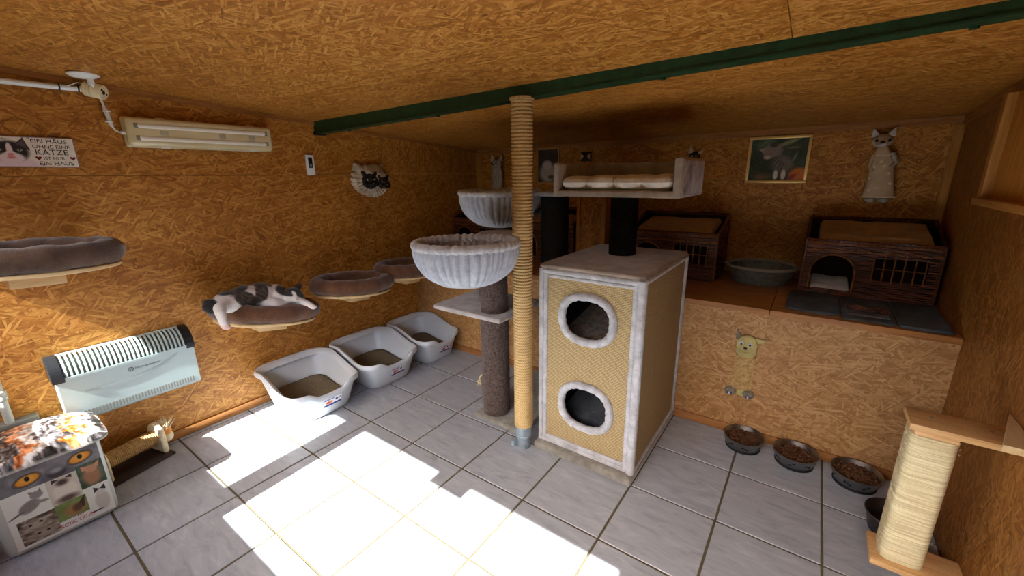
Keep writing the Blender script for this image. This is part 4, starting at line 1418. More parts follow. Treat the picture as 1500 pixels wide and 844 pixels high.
t = thing('conduit', 'white plastic cable conduit running along the top of the left wall', 'conduit', (0.03, -2.2, 1.97))
MB().tube([(0.03, -2.9, 1.965), (0.03, -1.605, 1.978)], 0.0125, 14).build('pipe', WHITEPL, t)
for y in (-2.4, -1.71, -1.645):
    MB().tube([(0.03 + 0.0140 * math.cos(a), y, 1.977 + 0.0140 * math.sin(a)) for a in [2 * PI * k / 20 for k in range(20)]], 0.003, 6, closed=True).build('clip', BLACKPL, t)
t = thing('lamp_holder', 'cream bare lamp holder hanging from a white ceiling rose', 'lamp holder', (0.14, -1.60, 1.98))
zc = cz(0.14, -1.65)
MB().lathe([(0.058, -0.001), (0.058, -0.006), (0.045, -0.014), (0.018, -0.02)], (0.16, -1.64, zc), 32).build('ceiling_rose', WHITEPL, t)
MB().lathe([(0.012, -0.045), (0.013, -0.018)], (0.165, -1.62, zc), 16).build('stem', WHITEPL, t)
MB().tube([(0.165, -1.62, zc - 0.04), (0.15, -1.605, zc - 0.075), (0.135, -1.60, zc - 0.085)], 0.004, 8).build('flex', WHITEPL, t)
MB().tube([(0.04, -1.68, 1.985), (0.07, -1.65, 2.0), (0.11, -1.62, 1.99), (0.13, -1.605, 1.965)], 0.0022, 6).build('thin_wire', WHITEPL, t)
Mx = Matrix.Translation(Vector((0.135, -1.60, 1.962))) @ Vector((0.62, 0.72, -0.22)).to_track_quat('Z', 'Y').to_matrix().to_4x4()
hb = MB()
hl = MB().lathe([(0.022, -0.052), (0.031, -0.045), (0.033, -0.035), (0.0315, -0.033), (0.0335, -0.022), (0.032, -0.020), (0.034, -0.008), (0.0325, -0.006), (0.034, 0.024), (0.031, 0.028)], (0, 0, 0), 28)
hb.add(hl.v, hl.f, Mx)
hb.build('socket', CREAMPL, t)
for dx, dy, r in ((0.004, -0.002, 0.009), (0.018, 0.008, 0.006), (-0.018, -0.006, 0.004)):
    q = MB().lathe([(r, 0.0275), (r, 0.0295)], (dx * -1, dy, 0), 14)
    z2 = MB()
    z2.add(q.v, q.f, Mx)
    z2.build('contact_hole', RUBBER, t)
t = thing('lamp_cable', 'white cable with taped connector leading down to the fluorescent lamp', 'cable', (0.03, -1.57, 1.85))
MB().tube([(0.03, -1.60, 1.975), (0.035, -1.575, 1.955), (0.03, -1.568, 1.925), (0.028, -1.565, 1.90)], 0.005, 8).build('upper_cable', WHITEPL, t)
MB().tube([(0.028, -1.566, 1.905), (0.028, -1.562, 1.89), (0.028, -1.556, 1.83), (0.028, -1.552, 1.812)], [0.008, 0.0105, 0.0105, 0.007], 10).build('connector', mat('tape_white', (214, 214, 210), 0.6), t)
for z in (1.886, 1.836):
    MB().tube([(0.028 + 0.013 * math.cos(a), -1.560 + 0.013 * math.sin(a), z) for a in [2 * PI * k / 16 for k in range(16)]], 0.004, 6, closed=True).build('cable_clip', WHITEPL, t)
MB().tube([(0.028, -1.552, 1.815), (0.028, -1.545, 1.797), (0.03, -1.53, 1.788), (0.04, -1.512, 1.786)], 0.004, 8).build('lower_cable', WHITEPL, t)

LY0, LY1, LZ0, LZ1 = -1.515, -0.782, 1.716, 1.868
t = thing('fluorescent_lamp', 'unlit twin-tube fluorescent lamp with yellowed plastic cover on the left wall', 'lamp', (0.03, (LY0 + LY1) / 2, LZ0))
MB().box((0.001, LY0, LZ0), (0.042, LY1, LZ1), bev=0.012, seg=3).build('housing', LAMPBODY, t)
cv = MB().box((0.036, LY0 + 0.003, LZ0 + 0.003), (0.082, LY1 - 0.003, LZ1 - 0.003), bev=0.022, seg=4)
cv.build('cover', mat('lamp_cover_yellowed', (228, 216, 176), 0.22, spec=0.6, col2=(214, 200, 156), var=4), t)
for z in ((LZ0 + 0.045), (LZ1 - 0.045)):
    MB().tube([(0.074, LY0 + 0.05, z), (0.074, LY1 - 0.05, z)], 0.0145, 14).build('tube', TUBEW, t)
    for y in (LY0 + 0.045, LY1 - 0.045):
        MB().box((0.070, y - 0.010, z - 0.012), (0.0855, y + 0.010, z + 0.012), bev=0.003).build('tube_socket', GREYPL, t)
for y, z in ((LY0 + 0.16, 1.792), (LY0 + 0.44, 1.792), (LY1 - 0.13, 1.792)):
    MB().box((0.0775, y - 0.018, z - 0.012), (0.0826, y + 0.018, z + 0.012), bev=0.001).build('inner_plate', mat('lamp_grey_plate', (178, 170, 140), 0.5), t)
for y in (LY0 + 0.16, LY1 - 0.12):
    for z in (LZ0 - 0.002, LZ1 - 0.008):
        MB().box((0.035, y - 0.018, z), (0.060, y + 0.018, z + 0.010), bev=0.002).build('clip', WHITEPL, t)
MB().tube([(0.04, LY0 - 0.012, 1.786), (0.04, LY0 + 0.004, 1.786)], 0.009, 12).build('cable_gland', WHITEPL, t)

t = thing('thermometer', 'small white digital thermometer with dark display on the left wall', 'thermometer', (0.005, -0.514, 1.566))
MB().box((0.001, -0.545, 1.566), (0.018, -0.485, 1.708), bev=0.004).build('case', WHITEPL, t)
MB().box((0.017, -0.530, 1.618), (0.0195, -0.500, 1.690), bev=0.002).build('display', BLACKPL, t)
MB().box((0.019, -0.524, 1.628), (0.0202, -0.506, 1.645)).build('digit_line', GREYPL, t)

# ceramic wall plaque: two black cat faces in a cream scalloped shell
t = thing('cat_face_plaque', 'ceramic wall plaque of two black cat faces in a cream ruff', 'wall plaque', (0.02, -0.015, 1.52))
c0 = Vector((0.012, -0.02, 1.518))
ring = []
N = 108
for k in range(N):
    a = 2 * PI * k / N
    r = 0.138 + 0.012 * abs(math.sin(a * 11)) + 0.012 * math.cos(2 * a + 0.6)
    ear = 0.0
    for ea in (2.25, 0.95, 0.10):
        d = abs((a - ea + PI) % (2 * PI) - PI)
        ear = max(ear, (0.055 if ea != 0.10 else 0.03) * max(0, 1 - d / 0.20))
    ring.append((a, r + ear))
sh = MB()
sh.rings([[(0.002 + x, c0.y + 1.15 * k * r * math.cos(a), c0.z + k * r * 0.92 * math.sin(a)) for a, r in ring] for k, x in ((0.98, 0.0), (1.0, 0.012), (0.95, 0.028), (0.80, 0.040), (0.55, 0.048), (0.2, 0.05))])
sh.build('ruff', CERAM, t, auto=60)
b = MB()
for k in range(15):
    a = PI * (0.98 + 1.04 * k / 14)
    b.tube([(0.046, c0.y + 0.075 * math.cos(a), c0.z + 0.07 * math.sin(a)), (0.040, c0.y + 0.150 * math.cos(a), c0.z + 0.128 * math.sin(a))], [0.009, 0.014], 8)
b.build('ruff_ribs', CERAM, t)
MB().ell((0.035, c0.y + 0.03, c0.z + 0.088), (0.02, 0.085, 0.05)).build('brown_hair', CERAMB, t)
def kitten(cy, cz_, s):
    bl = [((0.046, cy, cz_), (0.024, 0.066 * s, 0.052 * s)), ((0.070, cy + 0.006, cz_ - 0.022 * s), (0.016, 0.030 * s, 0.022 * s)), ((0.058, cy - 0.038 * s, cz_ - 0.020), (0.016, 0.026, 0.022)), ((0.058, cy + 0.042 * s, cz_ - 0.020), (0.016, 0.026, 0.022)),
          ((0.046, cy - 0.042 * s, cz_ + 0.046 * s), (0.012, 0.016 * s, 0.028 * s), (0.5, 0, 0)), ((0.046, cy + 0.042 * s, cz_ + 0.046 * s), (0.012, 0.016 * s, 0.028 * s), (-0.5, 0, 0)), ((0.064, cy, cz_ + 0.004), (0.014, 0.012, 0.03 * s))]
    h = blob('face', CERAMK, t, bl, 0.004, 2)
    for sy in (-1, 1):
        MB().ell((0.0685, cy + sy * 0.026 * s, cz_ + 0.012 * s), (0.004, 0.009 * s, 0.006 * s)).build('eye', EYEG, h)
        MB().ell((0.0715, cy + sy * 0.026 * s, cz_ + 0.012 * s), (0.0025, 0.004 * s, 0.006 * s)).build('pupil', CERAMK, h)
    MB().ell((0.0855, cy + 0.006, cz_ - 0.014 * s), (0.004, 0.007, 0.005)).build('nose', CERAMB, h)
kitten(-0.050, 1.515, 1.22)
kitten(0.082, 1.500, 0.95)
for y, z, h in ((-0.155, 1.600, 0.060), (0.035, 1.605, 0.045), (0.135, 1.545, 0.030)):
    MB().rings([[(x, y + w * k, z + zz) for x, w, zz in ((0.010, -0.020, 0), (0.030, -0.012, 0.002), (0.030, 0.024, 0.0), (0.010, 0.026, 0))] if False else [(0.008, y - 0.024 * k, z + h * (1 - k)), (0.030, y - 0.010 * k, z + h * (1 - k)), (0.030, y + 0.014 * k, z + h * (1 - k)), (0.008, y + 0.026 * k, z + h * (1 - k))] for k in (1.0, 0.6, 0.05)]).build('ear', CERAM, t)

# ------------------------------------------------------------------ the sleeping cat
t = thing('cat', 'black-tabby and white cat asleep on its side, one hind leg dangling', 'cat', (0.30, -1.08, 0.775))
def cat_col(p):
    x, y, z = p
    W = np.array((222, 214, 206.0))
    D = np.array((54, 45, 36.0))
    K = np.array((44, 40, 38.0))
    n = 0.5 * (float(fbm(y * 38, z * 38 + x * 20, 3)) - 0.5)
    def el(cy, cz_, ry, rz, col, c, ang=0.0):
        dy, dz = y - cy, z - cz_
        ca, sa = math.cos(ang), math.sin(ang)
        u, v = dy * ca + dz * sa, -dy * sa + dz * ca
        d = math.sqrt((u / ry) ** 2 + (v / rz) ** 2) + n * 0.7
        k = 1 - sstep(0.85, 1.08, d)
        return c * (1 - k) + col * k
    c = W
    stripe = 0.5 + 0.5 * math.sin((y * 0.9 + z * 0.6) * 210 + 26 * n)
    DT = D * (0.75 + 0.75 * stripe)
    if x < 0.375:
        c = el(-1.395, 0.86, 0.050, 0.060, K, c)                         # tail
    c = el(-1.250, 0.925, 0.085, 0.022, K, c, 0.15)                      # line of the back
    c = el(-1.220, 0.860, 0.072, 0.046, DT, c, -0.75)                    # flank patch
    c = el(-1.128, 0.885, 0.036, 0.070, DT, c, -0.45)                    # shoulder patch
    c = el(-1.060, 0.925, 0.030, 0.024, DT, c, 0.0)
    if y > -1.05 and x > 0.33 and z > 0.80:
        c = el(-1.000, 0.870, 0.050, 0.034, K, c, -0.2)                  # crown and cheeks
        c = el(-0.925, 0.855, 0.050, 0.046, K, c, -0.4)
        if x > 0.40:
            c = el(-0.972, 0.838, 0.012, 0.034, W, c, 0.1)               # blaze
            c = el(-0.968, 0.808, 0.036, 0.022, W, c, 0.0)
    if z < 0.775 and x > 0.44 and y > -1.0:
        c = np.array((236, 216, 206.0))
    if z < 0.785 and y < -1.3:
        c = np.array((216, 180, 168.0))
    return c
X0 = 0.30
balls = [((X0 - .02, -1.28, 0.842), (0.080, 0.088, 0.072)), ((X0, -1.20, 0.855), (0.085, 0.085, 0.078)), ((X0, -1.11, 0.858), (0.085, 0.085, 0.074)), ((X0 + .01, -1.03, 0.838), (0.078, 0.075, 0.066)),
         ((X0 + .05, -1.07, 0.808), (0.06, 0.07, 0.042)), ((X0 + .05, -1.03, 0.835), (0.06, 0.05, 0.05)),
         ((0.395, -0.965, 0.832), (0.050, 0.060, 0.050)), ((0.436, -0.968, 0.812), (0.022, 0.026, 0.019)), ((0.41, -0.93, 0.815), (0.03, 0.03, 0.028)), ((0.41, -1.0, 0.815), (0.03, 0.03, 0.028))]
# thigh and hind leg hanging over the bolster
balls += [((X0 + .055, -1.29, 0.850), (0.052, 0.075, 0.050), (0, 0, 0.4))]
balls += chain([(0.36, -1.315, 0.852), (0.42, -1.375, 0.858), (0.465, -1.392, 0.838), (0.486, -1.396, 0.800), (0.494, -1.392, 0.778)], [0.044, 0.034, 0.026, 0.0205, 0.022], 5)
balls += [((0.504, -1.388, 0.772), (0.024, 0.022, 0.018))]
# front legs
balls += chain([(0.38, -0.97, 0.800), (0.425, -0.935, 0.790), (0.450, -0.905, 0.772), (0.468, -0.888, 0.752)], [0.030, 0.025, 0.020, 0.019], 5)
balls += [((0.474, -0.883, 0.745), (0.022, 0.022, 0.016))]
balls += chain([(0.36, -1.10, 0.812), (0.405, -1.085, 0.808), (0.41, -1.045, 0.80)], [0.036, 0.038, 0.028], 4)
# tail curled at the rump
balls += chain([(0.27, -1.335, 0.85), (0.285, -1.385, 0.865), (0.315, -1.402, 0.850), (0.34, -1.395, 0.835)], [0.030, 0.028, 0.026, 0.022], 5)
blob('body', FUR, t, balls, 0.0065, 6, colour=cat_col)
def ear(c, d, s=1.0, name='ear'):
    c, d = Vector(c), Vector(d).normalized()
    side = d.cross(Vector((1, 0, 0.3))).normalized()
    th = side.cross(d).normalized()
    m_ = MB().rings([[c + d * h + side * w + th * k for w, k in ((-ww, -0.002), (0, 0.006 * (1 - h / 0.05)), (ww, -0.002), (0, -0.007 * (1 - h / 0.05)))] for h, ww in ((-0.008, 0.024 * s), (0.012, 0.018 * s), (0.028, 0.010 * s), (0.042, 0.002))])
    return m_.build(name, mat('cat_ear', (64, 54, 50), 0.9, col2=(40, 34, 32), var=40), t)
ear((0.385, -0.922, 0.868), (0.10, 0.80, 0.50))
ear((0.385, -1.008, 0.868), (0.15, -0.75, 0.45))
plabel(MB().ell((0.4565, -0.968, 0.816), (0.004, 0.006, 0.0045)).build('nose', mat('cat_nose', (206, 140, 132), 0.5), t), 'pink nose')
for y in (-0.990, -0.944):
    MB().tube([(0.437, y - 0.010, 0.843), (0.441, y, 0.840), (0.437, y + 0.010, 0.843)], 0.0016, 5).build('closed_eye', INKB, t)

# ------------------------------------------------------------------ wicker cat houses on the bench
def wick_panel(b, O, U, V, w, h, hfun=None, skip=None, pitch=0.0098, seg=0.026, stake=0.052, amp=0.0042, r=0.0050, seed=0):
    O, U, V = Vector(O), Vector(U), Vector(V)
    W = U.cross(V).normalized()
    j = 0
    z = pitch * 0.5
    n = max(2, int(w / seg))
    while True:
        hm = h if hfun is None else max(hfun(0), hfun(w))
        if z > hm:
            break
        run = []
        for i in range(n + 1):
            u = w * i / n
            bad = (skip and skip(u, z)) or (hfun and z > hfun(u))
            if not bad:
                off = amp * math.sin(PI * u / stake + PI * (j % 2) + 0.3 * seed)
                run.append(O + U * u + V * (z + 0.0016 * math.sin(u * 21 + j * 1.9 + seed)) + W * off)
            if bad or i == n:
                if len(run) > 1:
                    b.tube(run, r * random.uniform(0.85, 1.1), 4)
                run = []
        z += pitch
        j += 1
def make_house():
    t = thing('wicker_cat_house', 'x', 'cat house', (0, 0, 0), 'wicker cat houses on the bench')
    Wd, Dp, HF, HB = 0.615, 0.385, 0.332, 0.440
    AX, AR, AZ0, AZ1 = 0.148, 0.108, 0.035, 0.142
    def skipf(u, z):
        if z > AZ0 and abs(u - AX) < AR and (z < AZ1 or (u - AX) ** 2 + (z - AZ1) ** 2 < AR * AR):
            return True
        return 0.335 < u < 0.557 and 0.115 < z < 0.248
    b = MB()
    wick_panel(b, (0, 0, 0), (1, 0, 0), (0, 0, 1), Wd, HF, None, skipf, seed=1, seg=0.0123)
    b.build('front_weave', WICK, t)
    b = MB()
    wick_panel(b, (0, Dp, 0), (1, 0, 0), (0, 0, 1), Wd, HB, seed=2)
    b.build('back_weave', WICK, t)
    for x in (0.0, Wd):
        b = MB()
        wick_panel(b, (x, 0, 0), (0, 1, 0), (0, 0, 1), Dp, HB, lambda u: HF + (HB - HF) * u / Dp, seed=3 + x)
        b.build('side_weave', WICK, t)
    LIN = mat('wicker_shadow_lining', (46, 24, 15), 0.8)  # dark sheets added behind the weave stand in for shade inside the house
    MB().box((0.008, Dp - 0.012, 0.01), (Wd - 0.008, Dp - 0.007, HB - 0.01)).build('back_shade_sheet', LIN, t, smooth=False)
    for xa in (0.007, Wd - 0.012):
        MB().prism([(0.008, 0.01), (Dp - 0.012, 0.01), (Dp - 0.012, HB - 0.02), (0.008, HF - 0.01)], (xa, 0, 0), (0, 1, 0), (0, 0, 1), 0.005).build('side_shade_sheet', LIN, t, smooth=False)
    MB().box((0.006, 0.006, 0.0), (Wd - 0.006, Dp - 0.006, 0.012)).build('floor_mat', WICK, t, smooth=False)
    MB().box((0.008, 0.008, 0.285), (Wd - 0.008, Dp - 0.008, 0.295)).build('upper_deck', WICK, t, smooth=False)
    def braid(p0, p1, r=0.0065, m=WICK, name='rim'):
        p0, p1 = Vector(p0), Vector(p1)
        n = max(6, int((p1 - p0).length / 0.012))
        bb = MB()
        d = (p1 - p0).normalized()
        a = d.cross(Vector((0, 0, 1)))
        if a.length < 0.1:
            a = Vector((1, 0, 0))
        a.normalize()
        c = d.cross(a)
        for ph in (0, PI):
            bb.tube([p0.lerp(p1, k / n) + a * 0.004 * math.cos(k * 1.3 + ph) + c * 0.004 * math.sin(k * 1.3 + ph) for k in range(n + 1)], r, 6)
        return bb.build(name, m, t)
    braid((0, 0, HF), (Wd, 0, HF))
    braid((0, Dp, HB), (Wd, Dp, HB))
    braid((0, 0, HF), (0, Dp, HB))
    braid((Wd, 0, HF), (Wd, Dp, HB))
    braid((0, -0.003, HF - 0.055), (Wd, -0.003, HF - 0.055), 0.0035, WICKL, 'band')
    braid((0, -0.003, HF - 0.014), (Wd, -0.003, HF - 0.014), 0.0035, WICKL, 'band')
    braid((0, 0, 0.013), (Wd, 0, 0.013))
    for x, y, h in ((0, 0, HF), (Wd, 0, HF), (0, Dp, HB), (Wd, Dp, HB)):
        MB().tube([(x, y, 0.0), (x, y, h + 0.004)], 0.0085, 8).build('corner_stake', WICK, t)
    pts = [(AX - AR, -0.004, AZ0)] + [(AX - AR * math.cos(a), -0.004, AZ1 + AR * math.sin(a)) for a in [PI * k / 24 for k in range(25)]] + [(AX + AR, -0.004, AZ0)]
    MB().tube(pts, 0.0055, 6).build('arch_rim', WICKL, t)
    for k in range(6):
        x = 0.335 + 0.222 * k / 5
        MB().tube([(x, -0.003, 0.105), (x, -0.003, 0.256 if k in (1, 3) else 0.250), (x + 0.001, -0.003, 0.30 if k in (1, 3) else 0.254)], 0.0038, 6).build('window_bar', WICKL, t)
    MB().tube([(0.333, -0.006, 0.188), (0.56, -0.006, 0.186)], 0.0028, 6).build('cross_bar', WICKL, t)
    return t
h0 = make_house()
HP = ((3.000, 0.930, 0.5, 'wicker cat house at the right end of the bench beside the right wall'),
      (1.893, 0.862, 0.5, 'wicker cat house on the bench right behind the tall cat condo'),
      (0.790, 0.900, 0.5, 'wicker cat house between the black post and the boxed chipboard post'),
      (0.052, 0.900, 0.5, 'wicker cat house in the far left corner of the bench below the hammock'))
for i, (x, y, r, lab) in enumerate(HP):
    o = h0 if i == 0 else copy_tree(h0)
    o.location = (x, y, SH)
    o['label'] = lab
for x, y, lab, tl, m in ((3.0, 0.93, 'tan fleece pad lying on the deck of the right-hand wicker house', 0.075, FLEECE),
                      (1.893, 0.862, 'tan fleece pad on the wicker house behind the tall condo', 0.055, FLEECE),
                      (0.790, 0.90, 'tan fleece pad on the wicker house beside the boxed post', 0.03, FLEECE)):
    cushion('fleece_pad', x + 0.055, x + 0.575, y + 0.02, y + 0.345, SH + 0.297, 0.06, 0, m, lab, 'pad', seed=x * 3, tilt=tl, edge=0.02)['group'] = 'fleece pads on the wicker houses'
cushion('white_pad', 3.0 + 0.05, 3.0 + 0.25, 0.955, 1.20, SH + 0.013, 0.035, 0, FLEECE_W, 'white fleece pad inside the arched door of the right-hand wicker house', 'pad', seed=4, tilt=0.03)

# grey plastic-rattan basket
t = thing('rattan_basket', 'low oval grey woven plastic basket between the two wicker houses', 'basket', (2.765, 1.10, SH))
BA, BB_, BH = 0.168, 0.160, 0.105
wv = MB()
NR_, NA_ = 16, 120
rs = []
for j in range(NR_ + 1):
    z = BH * j / NR_
    k = 1 + 0.20 * j / NR_
    ring = []
    for i in range(NA_):
        a = 2 * PI * i / NA_
        w = 1 + 0.018 * math.sin(a * 30 + PI * (j % 2))
        ring.append((2.765 + BA * k * w * math.cos(a), 1.10 + BB_ * k * w * math.sin(a), SH + z))
    rs.append(ring)
inn = [[(2.765 + (p[0] - 2.765) * 0.95, 1.10 + (p[1] - 1.10) * 0.95, max(p[2], SH + 0.008)) for p in r] for r in rs[::-1]]
wv.rings(rs + inn).build('woven_wall', RATTAN, t, auto=80)
MB().tube([(2.765 + BA * 1.235 * math.cos(a), 1.10 + BB_ * 1.235 * math.sin(a), SH + BH + 0.008) for a in [2 * PI * k / 72 for k in range(72)]], 0.011, 8, closed=True).build('rim', mat('rattan_rim', (150, 148, 134), 0.5), t)
for sx in (-1, 1):
    MB().box((2.765 + sx * 0.212 - 0.016, 1.06, SH + BH + 0.002), (2.765 + sx * 0.212 + 0.016, 1.14, SH + BH + 0.014), bev=0.004).build('grip', mat('rattan_rim', (1, 1, 1)), t)

# grey folding tray with a rag in its middle
t = thing('felt_mat', 'flat grey felt mat with a recessed middle lying at the right end of the bench', 'mat', (3.29, 0.62, SH))
def rr(x0, x1, y0, y1, r, n=6):
    out = []
    for cx, cy, a0 in ((x1 - r, y0 + r, -PI / 2), (x1 - r, y1 - r, 0), (x0 + r, y1 - r, PI / 2), (x0 + r, y0 + r, PI)):
        for k in range(n + 1):
            a = a0 + PI / 2 * k / n
            out.append((cx + r * math.cos(a), cy + r * math.sin(a)))
    return out
def slab(x0, x1, y0, y1, z0, z1, r, name, m, b2=0.003):
    q = rr(x0, x1, y0, y1, r)
    cx, cy = (x0 + x1) / 2, (y0 + y1) / 2
    sh_ = lambda d: [(x + (cx - x) / abs(cx - x + 1e-9) * min(d, abs(cx - x)), y + (cy - y) / abs(cy - y + 1e-9) * min(d, abs(cy - y))) for x, y in q]
    return MB().rings([[(x, y, z0) for x, y in q], [(x, y, z1 - b2) for x, y in q], [(x, y, z1) for x, y in sh_(b2)]]).build(name, m, t)
slab(2.955, 3.20, 0.455, 0.90, SH, SH + 0.014, 0.045, 'left_panel', TRAYG)
slab(3.425, 3.62, 0.418, 0.90, SH, SH + 0.014, 0.03, 'right_panel', TRAYG)
slab(3.205, 3.42, 0.43, 0.90, SH, SH + 0.009, 0.01, 'middle_panel', TRAYG)
slab(3.225, 3.40, 0.50, 0.70, SH + 0.009, SH + 0.016, 0.01, 'inner_frame', TRAYEDGE)
b = MB()
for k in range(14):
    x0 = 3.235 + 0.15 * random.random()
    y0 = 0.56 + 0.06 * random.random()
    pts = [(min(3.395, max(3.23, x0 + 0.02 * q + random.uniform(-.01, .01))), y0 + random.uniform(-.012, .012), SH + 0.027 + 0.006 * math.sin(q * 1.1 + k)) for q in range(-3, 4)]
    b.tube(pts, random.uniform(0.005, 0.009), 6, flat=0.6)
tag(b.build('crumpled_rag', RAG, None, org=(3.31, 0.59, SH + 0.016)), 'crumpled brown rag lying in the middle of the grey mat', 'rag')

# ------------------------------------------------------------------ pictures and figures on the back wall
def frame_pic(name, label, x0, x1, z0, z1, fw_, m, art, fm):
    t = thing(name, label, 'picture', ((x0 + x1) / 2, YB - 0.01, z0))
    yb, yf = YB - 0.001, YB - 0.020
    for lo, hi in (((x0, yf, z0), (x1, yb, z0 + fw_)), ((x0, yf, z1 - fw_), (x1, yb, z1)), ((x0, yf, z0 + fw_), (x0 + fw_, yb, z1 - fw_)), ((x1 - fw_, yf, z0 + fw_), (x1, yb, z1 - fw_))):
        MB().box(lo, hi, bev=0.003).build('frame_bar', fm, t)
    MB().box((x0 + fw_ * .5, YB - 0.008, z0 + fw_ * .5), (x1 - fw_ * .5, YB - 0.002, z1 - fw_ * .5)).build('backing', DARKBOARD, t, smooth=False)
    art.build('photo', (x0 + fw_, YB - 0.0095, z0 + fw_), (x1 - x0 - 2 * fw_, 0, 0), (0, 0, z1 - z0 - 2 * fw_), t)
    return t
a = Art(150, 120, 1.25, (58, 66, 56))
a.noise(5, 22)
a.ell(0.25, 0.90, 0.20, 0.10, (96, 112, 88), rot=0.3, soft=.6)
a.ell(0.66, 0.90, 0.24, 0.05, (146, 144, 104), rot=0.35, soft=.4)
a.ell(0.75, 0.78, 0.14, 0.03, (112, 114, 76), soft=.5)
a.ell(0.80, 0.55, 0.03, 0.12, (110, 122, 92), rot=-0.4, soft=.6)
a.ell(0.60, 0.40, 0.24, 0.20, (118, 108, 98), rot=-0.4, soft=.3)
a.ell(0.40, 0.72, 0.22, 0.17, (142, 130, 118), rot=0.1, soft=.2)
a.tri([(0.14, 0.76), (0.23, 0.66), (0.27, 0.80)], (166, 150, 136))
a.ell(0.28, 0.62, 0.05, 0.05, (150, 132, 120), soft=.4)
a.ell(0.31, 0.56, 0.085, 0.045, (198, 180, 160), soft=.4)
a.ell(0.30, 0.62, 0.05, 0.018, (168, 120, 104), rot=0.5, soft=.3)
a.ell(0.40, 0.86, 0.08, 0.06, (74, 66, 60), soft=.4)
for k in range(5):
    a.ell(0.40 + 0.05 * k, 0.52 - 0.05 * k, 0.10, 0.012, (80, 72, 64), rot=0.6 + 0.2 * k, soft=.6)
a.ell(0.50, 0.13, 0.055, 0.12, (214, 206, 196), soft=.25)
a.ell(0.64, 0.13, 0.055, 0.13, (206, 198, 188), soft=.25)
a.ell(0.25, 0.08, 0.16, 0.10, (116, 94, 66), soft=.6)
a.ell(0.90, 0.10, 0.22, 0.20, (206, 116, 58), rot=0.5, soft=.2)
a.ell(0.80, 0.08, 0.10, 0.05, (150, 62, 60), rot=0.7, soft=.4)
a.noise(30, 16)
frame_pic('framed_photo', 'gold-framed photograph of a tabby kitten with white paws on the back wall', 2.565, 2.935, 1.472, 1.787, 0.019, GOLD, a, GOLD)
a = Art(60, 60, 0.8, (58, 56, 52))
a.noise(6, 16)
a.ell(0.5, 0.28, 0.34, 0.30, (190, 184, 178), soft=.25)
a.ell(0.45, 0.52, 0.18, 0.14, (206, 200, 194), soft=.25)
a.ell(0.65, 0.15, 0.12, 0.06, (96, 88, 80), soft=.3)
frame_pic('framed_photo', 'narrow wood-framed photograph of a white cat behind the rope pole', 0.775, 1.022, 1.47, 1.795, 0.014, WOODFRAME, a, WOODFRAME)

def lofted(parent, name, m, secs, n=20, e=2.2):
    rs = []
    for cx, cy, z, rx, ry in secs:
        ring = []
        for k in range(n):
            a = 2 * PI * k / n
            ca, sa = math.cos(a), math.sin(a)
            ring.append((cx + rx * math.copysign(abs(ca) ** (2 / e), ca), cy + ry * math.copysign(abs(sa) ** (2 / e), sa), z))
        rs.append(ring)
    return MB().rings(rs).build(name, m, parent)
def cone_ear(parent, base, tip, w, d, m, name='ear'):
    base, tip = Vector(base), Vector(tip)
    ax = (tip - base)
    s = Vector((1, 0, 0))
    f = Vector((0, 1, 0))
    return MB().rings([[base + ax * k + s * (w * (1 - k) * cx) + f * (d * (1 - k) * cy) for cx, cy in ((-1, -0.6), (0, -1.0), (1, -0.6), (1, 0.6), (-1, 0.6))] for k in (0, 0.5, 0.97)]).build(name, m, parent)
# tall carved cat in a dress, right
t = thing('carved_cat', 'pale carved wooden cat in a spotted dress hanging at the right of the back wall', 'figurine', (3.30, 1.30, 1.35))
yc = 1.295
lofted(t, 'dress', CARVED, [(3.318, yc, 1.385, 0.082, 0.036), (3.318, yc, 1.392, 0.082, 0.036), (3.317, yc, 1.44, 0.070, 0.034), (3.312, yc, 1.53, 0.061, 0.032), (3.308, yc, 1.60, 0.058, 0.032), (3.302, yc, 1.64, 0.046, 0.030), (3.297, yc, 1.675, 0.030, 0.026), (3.294, yc, 1.69, 0.026, 0.024)])
for dx in (-0.032, 0.030):
    MB().ell((3.318 + dx, yc - 0.006, 1.372), (0.030, 0.034, 0.020)).build('foot', CARVED2, t)
hd = blob('head', CARVED, t, [((3.288, yc, 1.722), (0.054, 0.042, 0.042)), ((3.285, yc - 0.032, 1.706), (0.028, 0.022, 0.020))], 0.006, 3)
plabel(MB().ell((3.285, yc - 0.042, 1.700), (0.024, 0.015, 0.014)).build('muzzle', EARW, hd), 'white muzzle')
MB().ell((3.286, yc - 0.056, 1.714), (0.012, 0.006, 0.007)).build('nose', DARKP, hd)
for sx in (-1, 1):
    MB().ell((3.288 + sx * 0.030, yc - 0.040, 1.722), (0.008, 0.005, 0.008)).build('eye', DARKP, hd)
cone_ear(t, (3.256, yc - 0.004, 1.745), (3.236, yc - 0.004, 1.797), 0.026, 0.012, EARW)
cone_ear(t, (3.318, yc - 0.004, 1.745), (3.340, yc - 0.004, 1.800), 0.027, 0.012, EARW)
MB().tube([(3.262, yc - 0.01, 1.64), (3.248, yc - 0.02, 1.58), (3.262, yc - 0.03, 1.545)], [0.014, 0.013, 0.012], 8).build('arm', CARVED, t)
MB().tube([(3.345, yc - 0.01, 1.65), (3.372, yc - 0.02, 1.595), (3.345, yc - 0.036, 1.565)], [0.014, 0.013, 0.012], 8).build('arm', CARVED2, t)
MB().tube([(3.318 + 0.083 * math.cos(a), yc + 0.037 * math.sin(a), 1.390) for a in [2 * PI * k / 40 for k in range(40)]], 0.006, 6, closed=True).build('hem', DOTW, t)
MB().tube([(3.303 + 0.042 * math.cos(a), yc + 0.030 * math.sin(a), 1.648 - 0.012 * abs(math.sin(a))) for a in [2 * PI * k / 40 for k in range(40)]], 0.004, 6, closed=True).build('collar', DOTW, t)
